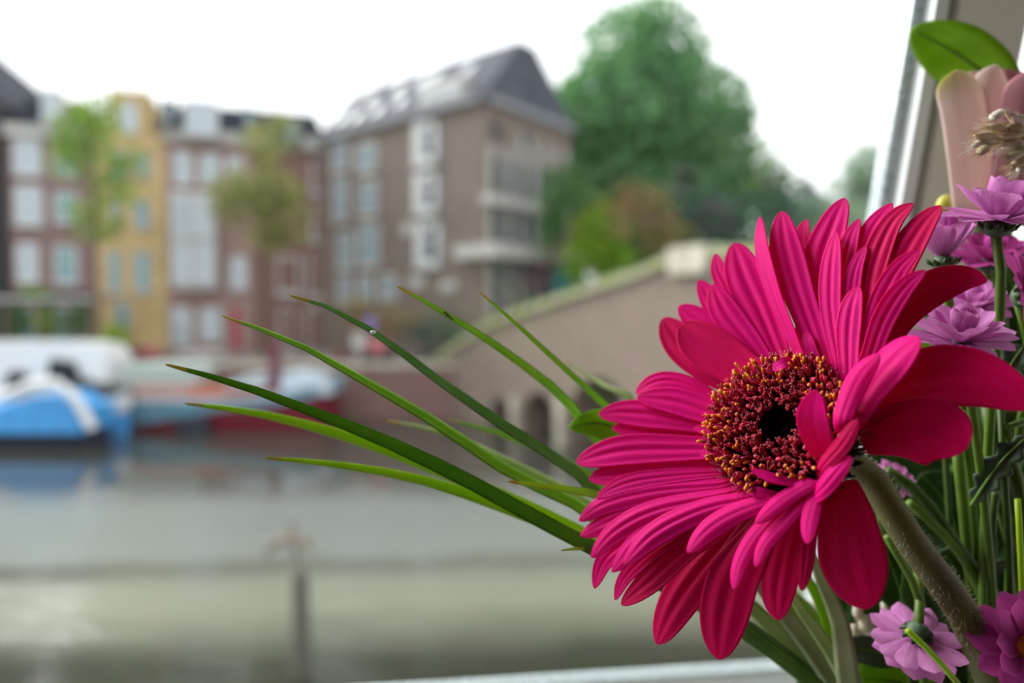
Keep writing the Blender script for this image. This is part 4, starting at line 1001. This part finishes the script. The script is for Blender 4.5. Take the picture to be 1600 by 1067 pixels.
# ------------------------------------------------------------------ CHRYSANTHEMUMS
def mum_petal(L_, w, curl, cup, m):
    b = MB(); nst, nac = 9, 5
    for i in range(nst):
        u = i/(nst-1)           # 0 tip .. 1 root
        x = L_*(1-u); ww = w/2*(max(0, 1-(1-u/.35)**2)**.5 if u < .35 else 1-.55*((u-.35)/.65)); ww = max(ww, w*.05)
        z = curl*L_*((1-u)**2)
        for j in range(nac):
            v = -1+2*j/(nac-1); b.v.append(V((x, v*ww, z+cup*ww*v*v+.08*ww*math.cos(v*9)))); b.uv.append((u, v*.5+.5))
    for i in range(nst-1):
        for j in range(nac-1): k = i*nac+j; b.face((k, k+1, k+nac+1, k+nac))
    me = b.mesh('mum_petal', M[m]); return me
MP = {}
for key in ('lilac', 'lilac_deep'):
    MP[key] = [mum_petal(1, .52, c_, cu, key) for (c_, cu) in ((-.05, .35), (.12, .45), (.3, .55))]
def mum(label, px, py, d, axis, rpx, rings, key='lilac', stem=None, seed=0, centre=None, leaf=None, stemm='stem_lime'):
    rnd = random.Random(seed); c = P(px, py, d); ax = camvec(*axis); Rr = rpx/F*d
    x = ax.orthogonal().normalized(); y_ = ax.cross(x); m4 = Matrix(((x.x, y_.x, ax.x, c.x), (x.y, y_.y, ax.y, c.y), (x.z, y_.z, ax.z, c.z), (0, 0, 0, 1)))
    r = root('chrysanthemum', label, 'flower', group='small lilac chrysanthemums', M4=m4)
    for ri, (n, el, ln, kind) in enumerate(rings):
        for j in range(n):
            an = 2*math.pi*(j+.5*ri)/n+rnd.uniform(-.1, .1); e = R(el)+rnd.uniform(-.1, .1); s = Rr*ln*rnd.uniform(.92, 1.06)
            o = bpy.data.objects.new('petal', MP[key][kind]); COL.objects.link(o); o.parent = r
            o.matrix_local = Matrix.Rotation(an, 4, 'Z') @ Matrix.Translation((Rr*.10, 0, Rr*.03*ri)) @ Matrix.Rotation(-e, 4, 'Y') @ Matrix.Diagonal((s, s*1.02, s, 1))
    if centre: MB().ball((0, 0, Rr*.10), Rr*.26, Rr*.26, Rr*.14, 12, 6).build('disc', M[centre], r, True, True)
    MB().ball((0, 0, -Rr*.12), Rr*.26, Rr*.26, Rr*.2, 12, 6).build('calyx', M['leaf_grey'], r, True, True)
    for j in range(9):
        an = 6.283*j/9; b = MB(); b.tube([V((Rr*.1*math.cos(an), Rr*.1*math.sin(an), -Rr*.25)), V((Rr*.3*math.cos(an), Rr*.3*math.sin(an), -Rr*.1)), V((Rr*.36*math.cos(an), Rr*.36*math.sin(an), -Rr*.01))], [Rr*.05, Rr*.08, Rr*.02], 5, flat=.5); b.build('sepal', M['leaf'], r, True, True)
    if stem:
        pts = [c-ax*Rr*.2]+[P(*p) for p in stem]; e = pts[-1]+V((.01, 0, 0)); 
        f = P(stem[-1][0]+10, 1300, stem[-1][2]); f.z = SILLZ; pts.append(f)
        MB().tube(catmull(pts, 24), .00125*d/.18, 8).build('stem', M[stemm], r, smooth=True)
    return r
FULL = [(13, 8, 1.0, 0), (11, 32, .85, 1), (7, 58, .62, 2)]
mum('lilac chrysanthemum at the top, seen from its side with upright stem', 1560, 345, .170, (.1, -.28, .95), 82, [(14, 4, 1.0, 0), (12, 25, .9, 1), (9, 50, .75, 2)], stem=[(1564, 420, .171), (1560, 520, .173), (1548, 640, .178), (1540, 800, .185)], seed=1)
mum('lilac chrysanthemum half closed behind the uppermost magenta petals', 1474, 402, .182, (-.1, -.1, 1), 68, [(11, 45, 1.0, 1), (9, 62, .95, 2), (6, 78, .8, 2)], stem=[(1482, 470, .186), (1500, 600, .19), (1520, 800, .195)], seed=2)
mum('lilac chrysanthemum open towards us just above the long right petal', 1500, 535, .166, (-.12, -.42, .9), 70, [(13, 12, 1.0, 0), (11, 35, .9, 1), (8, 62, .75, 2)], stem=[(1512, 600, .172), (1530, 720, .18), (1545, 860, .186)], seed=3)
mum('deeper lilac chrysanthemum cut by the right edge at mid height', 1606, 462, .182, (.55, -.7, .25), 72, FULL, 'lilac_deep', stem=[(1610, 560, .19), (1590, 700, .195), (1580, 860, .2)], seed=4, centre='anther')
mum('lilac chrysanthemum mostly hidden behind two green stems', 1520, 480, .200, (-.2, -.5, .8), 52, FULL, stem=[(1526, 560, .205), (1535, 700, .207), (1550, 850, .21)], seed=5)
mum('lilac chrysanthemum deep between the top flower and the edge one', 1545, 408, .205, (.0, -.4, .9), 62, FULL, 'lilac_deep', stem=[(1545, 500, .21), (1550, 640, .21), (1560, 800, .215)], seed=6)
mum('lilac chrysanthemum hanging head down below the thick hairy stem', 1432, 992, .178, (.05, .42, -.9), 66, [(12, 8, 1.0, 0), (10, 30, .95, 0), (7, 55, .85, 1)], 'lilac', stem=[(1436, 950, .183), (1440, 905, .187), (1410, 850, .19), (1375, 800, .2), (1390, 900, .22)], seed=7)
mum('deeper lilac chrysanthemum with yellow centre in the bottom right corner', 1605, 1015, .170, (-.15, -.85, .45), 82, [(12, 12, 1.0, 0), (10, 30, .9, 1)], 'lilac_deep', stem=[(1620, 1080, .18), (1625, 1150, .185)], seed=8, centre='anther')
mum('small lilac chrysanthemum peeking out above the hairy stem top', 1392, 752, .205, (.2, -.5, .8), 36, FULL, stem=[(1410, 820, .21), (1450, 950, .21)], seed=9)
mum('lilac chrysanthemum blurred behind the hanging one', 1478, 1000, .205, (.3, -.6, -.3), 42, FULL, 'lilac_deep', stem=[(1480, 1040, .21), (1490, 1100, .21)], seed=10)

# green stems and leaf sprigs in the dark lower right
def sprig(label, tr, rpx, m, lv=(), lm='leaf', seed=0):
    pts = [P(*p) for p in tr]; f = P(tr[-1][0]+30, 1300, tr[-1][2]); f.z = SILLZ; pts.append(f)
    r = root('leafy_stem', label, 'stem', f, group='green stems under the lilac flowers')
    MB().tube(catmull(pts, 24), rpx/F*tr[0][2], 9).build('stem', M[m], r, smooth=True)
    for k, l_ in enumerate(lv): add_leaf(r, l_[0], l_[1], l_[3] if len(l_) > 3 else lm, l_[2], seed=seed*10+k)
sprig('thick green stem slanting right just above the hairy stem', [(1385, 735, .190), (1440, 775, .190), (1500, 860, .192), (1560, 940, .195)], 9, 'stem', [([(1400, 745, .185), (1385, 762, .184), (1372, 790, .184)], 34, 0, 'leaf_grey')])
sprig('bright edged stem beside the thick one, forking at a small node', [(1420, 785, .186), (1470, 830, .188), (1510, 880, .19), (1545, 960, .192)], 7, 'stem_lime')
sprig('upright pale green stem under the rounded lower right petal', [(1494, 690, .192), (1500, 740, .192), (1506, 800, .193), (1515, 900, .197)], 8, 'stem_lime')
sprig('upright dark stem below the long right petal', [(1545, 630, .195), (1560, 720, .196), (1590, 830, .2), (1605, 930, .2)], 12, 'stem')
sprig('slanting stem right of the upright pale one', [(1508, 640, .19), (1530, 700, .192), (1555, 770, .195), (1580, 860, .197)], 7, 'stem')
sprig('stem with serrated grey green leaf crossing from the right edge', [(1555, 770, .185), (1550, 830, .19), (1550, 900, .19)], 6, 'stem', [([(1605, 682, .178), (1570, 715, .178), (1540, 755, .18), (1518, 790, .184)], 34, 5, 'leaf_grey')])
sprig('amber edged blade standing at the right border', [(1590, 780, .175), (1594, 850, .176), (1598, 950, .18)], 4.5, 'grass_lime')
sprig('curving light stem at the right border below the long petal', [(1610, 655, .19), (1585, 650, .19), (1572, 680, .19), (1590, 740, .195)], 6, 'stem_lime')
sprig('narrow lime stem along the left side of the hairy stem', [(1385, 838, .182), (1410, 880, .183), (1435, 930, .184), (1440, 1000, .19)], 6, 'stem_lime', [([(1440, 1060, .2), (1450, 990, .2), (1440, 920, .2), (1420, 860, .195)], 70, 0, 'leaf')])
sprig('yellow green grass tip crossing the hanging lilac flower', [(1418, 985, .165), (1450, 1015, .166), (1490, 1060, .168), (1520, 1100, .17)], 5, 'grass_lime')
# dark leaves filling the bouquet: every leaf its own thing on its own stalk
LF = [
 ('dark lobed leaf right of the open lilac flower', [(1600, 540, .185), (1580, 570, .187), (1562, 610, .19)], 46, 2, 'leaf_grey'),
 ('dark leaf under the long right petal near the border', [(1600, 640, .215), (1580, 700, .215), (1550, 740, .215)], 90, 0, 'leaf'),
 ('lime leaf glowing behind the crossing serrated leaf', [(1590, 760, .225), (1560, 790, .225), (1540, 830, .225)], 60, 0, 'leaf_lime'),
 ('large very dark leaf in the middle of the right border', [(1610, 800, .215), (1560, 850, .215), (1500, 880, .215)], 120, 0, 'leaf'),
 ('grey green lobed leaf beside the hairy stem', [(1470, 860, .20), (1510, 900, .2), (1560, 940, .2)], 90, 2, 'leaf_grey'),
 ('large dark leaf above the corner flower', [(1560, 880, .205), (1590, 940, .205), (1560, 1010, .205)], 110, 2, 'leaf'),
 ('dark leaf left of the upright pale stem', [(1440, 740, .22), (1480, 790, .22), (1500, 850, .22)], 100, 0, 'leaf'),
 ('dark leaf behind the rounded lower right petal', [(1500, 640, .22), (1530, 700, .22), (1540, 760, .22)], 80, 2, 'leaf'),
 ('green leaf low behind the notched lower petal', [(1370, 840, .21), (1400, 900, .21), (1420, 970, .21)], 90, 0, 'leaf'),
 ('grey green leaf lying behind the hanging lilac flower', [(1300, 1015, .2), (1350, 1015, .2), (1420, 1035, .205)], 44, 0, 'leaf_grey'),
 ('dark green leaf at the bottom centre', [(1340, 1060, .21), (1400, 1065, .21), (1480, 1090, .21)], 80, 2, 'leaf_lime'),
 ('dark leaf at the foot of the hairy stem', [(1480, 1000, .21), (1520, 1050, .21), (1540, 1110, .21)], 110, 0, 'leaf'),
 ('dark leaf filling the bottom right corner behind flower', [(1610, 1000, .215), (1580, 1060, .215), (1560, 1120, .215)], 120, 2, 'leaf'),
 ('shadowed leaf behind the middle of the hairy stem', [(1400, 760, .235), (1440, 840, .235), (1470, 930, .235)], 130, 0, 'leaf'),
 ('backmost dark leaf beside the slanting stem', [(1560, 690, .24), (1590, 780, .24), (1590, 880, .24)], 130, 0, 'leaf'),
 ('backmost dark leaf below the slanting stem', [(1500, 820, .245), (1530, 920, .245), (1530, 1040, .245)], 150, 0, 'leaf'),
 ('backmost dark leaf behind the hanging flower', [(1350, 900, .25), (1400, 980, .25), (1420, 1080, .25)], 140, 0, 'leaf'),
 ('backmost dark leaf under the thick hairy stem', [(1440, 900, .24), (1470, 980, .24), (1470, 1080, .24)], 120, 0, 'leaf'),
 ('light green leaf deep behind the two upright stems', [(1530, 590, .22), (1560, 620, .22), (1590, 670, .22)], 60, 2, 'leaf_lime'),
 ('green leaf peeking out left of the open lilac flower', [(1425, 530, .21), (1440, 550, .21), (1470, 590, .21)], 40, 0, 'leaf_lime'),
]
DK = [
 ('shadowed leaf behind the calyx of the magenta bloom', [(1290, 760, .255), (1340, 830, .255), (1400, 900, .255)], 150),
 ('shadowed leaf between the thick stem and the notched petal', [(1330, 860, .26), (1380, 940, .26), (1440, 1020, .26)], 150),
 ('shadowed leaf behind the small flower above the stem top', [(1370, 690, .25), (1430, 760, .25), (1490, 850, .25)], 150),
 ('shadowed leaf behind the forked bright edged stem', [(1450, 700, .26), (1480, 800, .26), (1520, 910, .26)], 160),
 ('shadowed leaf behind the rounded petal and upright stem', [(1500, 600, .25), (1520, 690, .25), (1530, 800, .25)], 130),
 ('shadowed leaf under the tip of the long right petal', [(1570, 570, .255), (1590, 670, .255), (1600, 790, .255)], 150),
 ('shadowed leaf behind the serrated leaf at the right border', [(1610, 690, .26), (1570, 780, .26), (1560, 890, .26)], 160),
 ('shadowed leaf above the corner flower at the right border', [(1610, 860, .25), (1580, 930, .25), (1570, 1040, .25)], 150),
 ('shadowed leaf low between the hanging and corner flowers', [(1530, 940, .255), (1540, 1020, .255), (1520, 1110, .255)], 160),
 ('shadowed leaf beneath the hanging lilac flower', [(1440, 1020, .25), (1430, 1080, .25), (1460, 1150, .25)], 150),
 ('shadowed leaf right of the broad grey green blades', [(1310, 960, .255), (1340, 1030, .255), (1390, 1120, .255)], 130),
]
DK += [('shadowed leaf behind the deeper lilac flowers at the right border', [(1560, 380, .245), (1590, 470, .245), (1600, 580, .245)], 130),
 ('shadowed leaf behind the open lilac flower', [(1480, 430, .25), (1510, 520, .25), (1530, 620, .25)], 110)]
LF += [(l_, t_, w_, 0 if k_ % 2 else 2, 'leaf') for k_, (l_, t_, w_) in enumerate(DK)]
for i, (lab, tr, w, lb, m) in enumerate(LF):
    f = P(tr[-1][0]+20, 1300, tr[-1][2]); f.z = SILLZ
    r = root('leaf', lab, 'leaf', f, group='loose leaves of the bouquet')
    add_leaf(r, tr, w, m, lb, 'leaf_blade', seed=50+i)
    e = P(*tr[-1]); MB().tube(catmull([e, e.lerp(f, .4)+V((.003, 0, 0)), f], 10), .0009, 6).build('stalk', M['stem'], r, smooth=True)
# lime leaf behind left petals
f = P(1300, 1200, .215); f.z = SILLZ
r = root('leaf', 'yellow green leaf tip peeking out left of the upper left petals', 'leaf', f)
add_leaf(r, [(888, 668, .2), (940, 662, .2), (1000, 690, .2), (1060, 740, .2)], 52, 'leaf_lime', 0, 'leaf_blade')
e = P(1060, 740, .2); MB().tube(catmull([e, P(1180, 900, .21), f], 12), .001, 6).build('stalk', M['stem'], r, smooth=True)
# brown dry bracts low in the bouquet
f = P(1390, 1250, .22); f.z = SILLZ
r = root('dried_sprig', 'dry brownish sprig with pale buds low behind the hanging lilac flower', 'dried flower', f)
MB().tube(catmull([P(1335, 930, .215), P(1350, 1000, .217), f], 12), .0011, 6).build('stem', M['husk_brown'], r, smooth=True)
for (px, py, s) in ((1340, 955, 10), (1352, 975, 12), (1362, 985, 13), (1347, 940, 9), (1385, 945, 11), (1334, 990, 12), (1372, 1000, 12)):
    c = P(px, py, .213); MB().ball(c, s/F*.2*.8, s/F*.2*.8, s/F*.2*1.4, 9, 6).build('bud', M['husk'], r, smooth=True)
for (px, py, w, h) in ((1275, 955, 14, 24), (1292, 985, 13, 34)):
    f = P(px+70, 1200, .235); f.z = SILLZ
    r = root('pale_bud', 'whitish bud between the broad blades, '+('upper one' if px < 1280 else 'lower one'), 'bud', f)
    c = P(px, py, .23); MB().ball(c, w/F*.23, w/F*.23, h/F*.23, 10, 8).build('bud_head', M['husk'], r, smooth=True)
    MB().tube(catmull([c, c.lerp(f, .5), f], 8), .0012, 6).build('stem', M['stem'], r, smooth=True)

# ------------------------------------------------------------------ PALE PINK LILY
f = P(1600, 1300, .25); f.z = SILLZ
ly = root('lily', 'pale pink half closed lily at the top right with green tipped tepal', 'flower', f)
def tepal(tr, w, m, cup=.35, lab=None, **kw):
    b = strip([P(*p) for p in tr], w, 0, cup, .05, hintN=V((0, -1, 0)), rootw=1.0, ridges=2, **kw)
    return add_petal(b, 'tepal', M[m], ly, .0006, lab)
tepal([(1520, 112, .222), (1528, 180, .222), (1535, 260, .222), (1545, 345, .222)], 70, 'pale_pink', .4, wide=.2)
tepal([(1575, 108, .220), (1578, 180, .218), (1572, 260, .217), (1560, 345, .217)], 74, 'rose_pink', .4, wide=.22)
tepal([(1590, 150, .216), (1586, 200, .215), (1580, 260, .214), (1565, 350, .214)], 100, 'rose_pink', .3, wide=.25)
tepal([(1556, 102, .2135), (1556, 150, .211), (1560, 240, .210), (1560, 350, .212)], 66, 'pale_pink', -.35, wide=.2)
t1 = tepal([(1494, 110, .211), (1511, 160, .209), (1523, 240, .208), (1536, 350, .210)], 74, 'lime_tepal', -.3, 'tepal with a lime green tip', wide=.14)
tepal([(1620, 110, .206), (1616, 180, .203), (1610, 250, .203), (1585, 350, .206)], 92, 'rose_pink', -.3, wide=.25)
MB().tube(catmull([P(1550, 335, .214), P(1556, 420, .222), P(1570, 600, .23), f], 20), [.0075, .003]+[.0022]*18, 10).build('stem', M['stem'], ly, smooth=True)
add_leaf(ly, [(1422, 46, .232), (1460, 65, .230), (1510, 95, .229), (1560, 135, .229), (1590, 190, .23)], 88, 'leaf_lime', 0, 'leaf', cup=.25)
# yellow green bud
f = P(1490, 1300, .225); f.z = SILLZ
r = root('green_bud', 'small yellow green bud between the magenta petals and the lily', 'bud', f)
c = P(1478, 322, .215); MB().ball(c, .0030, .0026, .0036, 10, 8).build('bud_head', M['lime_tip'], r, smooth=True)
MB().tube(catmull([c, P(1478, 400, .218), P(1490, 700, .225), f], 14), .0010, 6).build('stem', M['stem_lime'], r, smooth=True)
# dried grass ear
f = P(1660, 1200, .19); f.z = SILLZ
r = root('dried_grass_ear', 'dry straw coloured grass ear hanging in front of the pink lily', 'dried grass', f)
MB().tube(catmull([P(1600, 215, .186), P(1640, 260, .188), P(1660, 500, .19), f], 16), .0006, 6).build('stalk', M['straw'], r, smooth=True)
rnd = random.Random(3)
heads = [(1548, 188, 1568, 172), (1548, 205, 1572, 198), (1522, 212, 1556, 214), (1518, 228, 1556, 218), (1530, 240, 1545, 226), (1560, 225, 1600, 222), (1565, 232, 1600, 228), (1562, 215, 1600, 210), (1575, 195, 1600, 205), (1585, 180, 1600, 195), (1572, 248, 1600, 238), (1580, 262, 1605, 245), (1590, 270, 1605, 255), (1585, 240, 1612, 232), (1540, 196, 1575, 204)]
for i, (x0, y0, x1, y1) in enumerate(heads):
    p0 = P(x0, y0, .182+rnd.uniform(-.003, .004)); p1 = P(x1, y1, .184); m_ = p0.lerp(p1, .45)
    s = MB(); s.tube([p0, p0.lerp(p1, .2), m_, p0.lerp(p1, .8), p1], [.0003, .0013, .0018, .0013, .0004], 7, flat=.7)
    p0 = p0
    ax = (p0-p1).normalized()
    for k in range(14):
        s.tube([p0.lerp(p1, .4), p0+ax*rnd.uniform(.001, .003)+V((rnd.uniform(-1, 1), rnd.uniform(-1, 1), rnd.uniform(-1, 1)))*.0022], [.00016, .00004], 4)
    s.build('spikelet', M['straw' if i % 3 else 'husk'], r, smooth=True)
    MB().tube([p1, P(1604, 222, .186)], .0003, 5).build('spikelet_stalk', M['straw'], r, smooth=True)
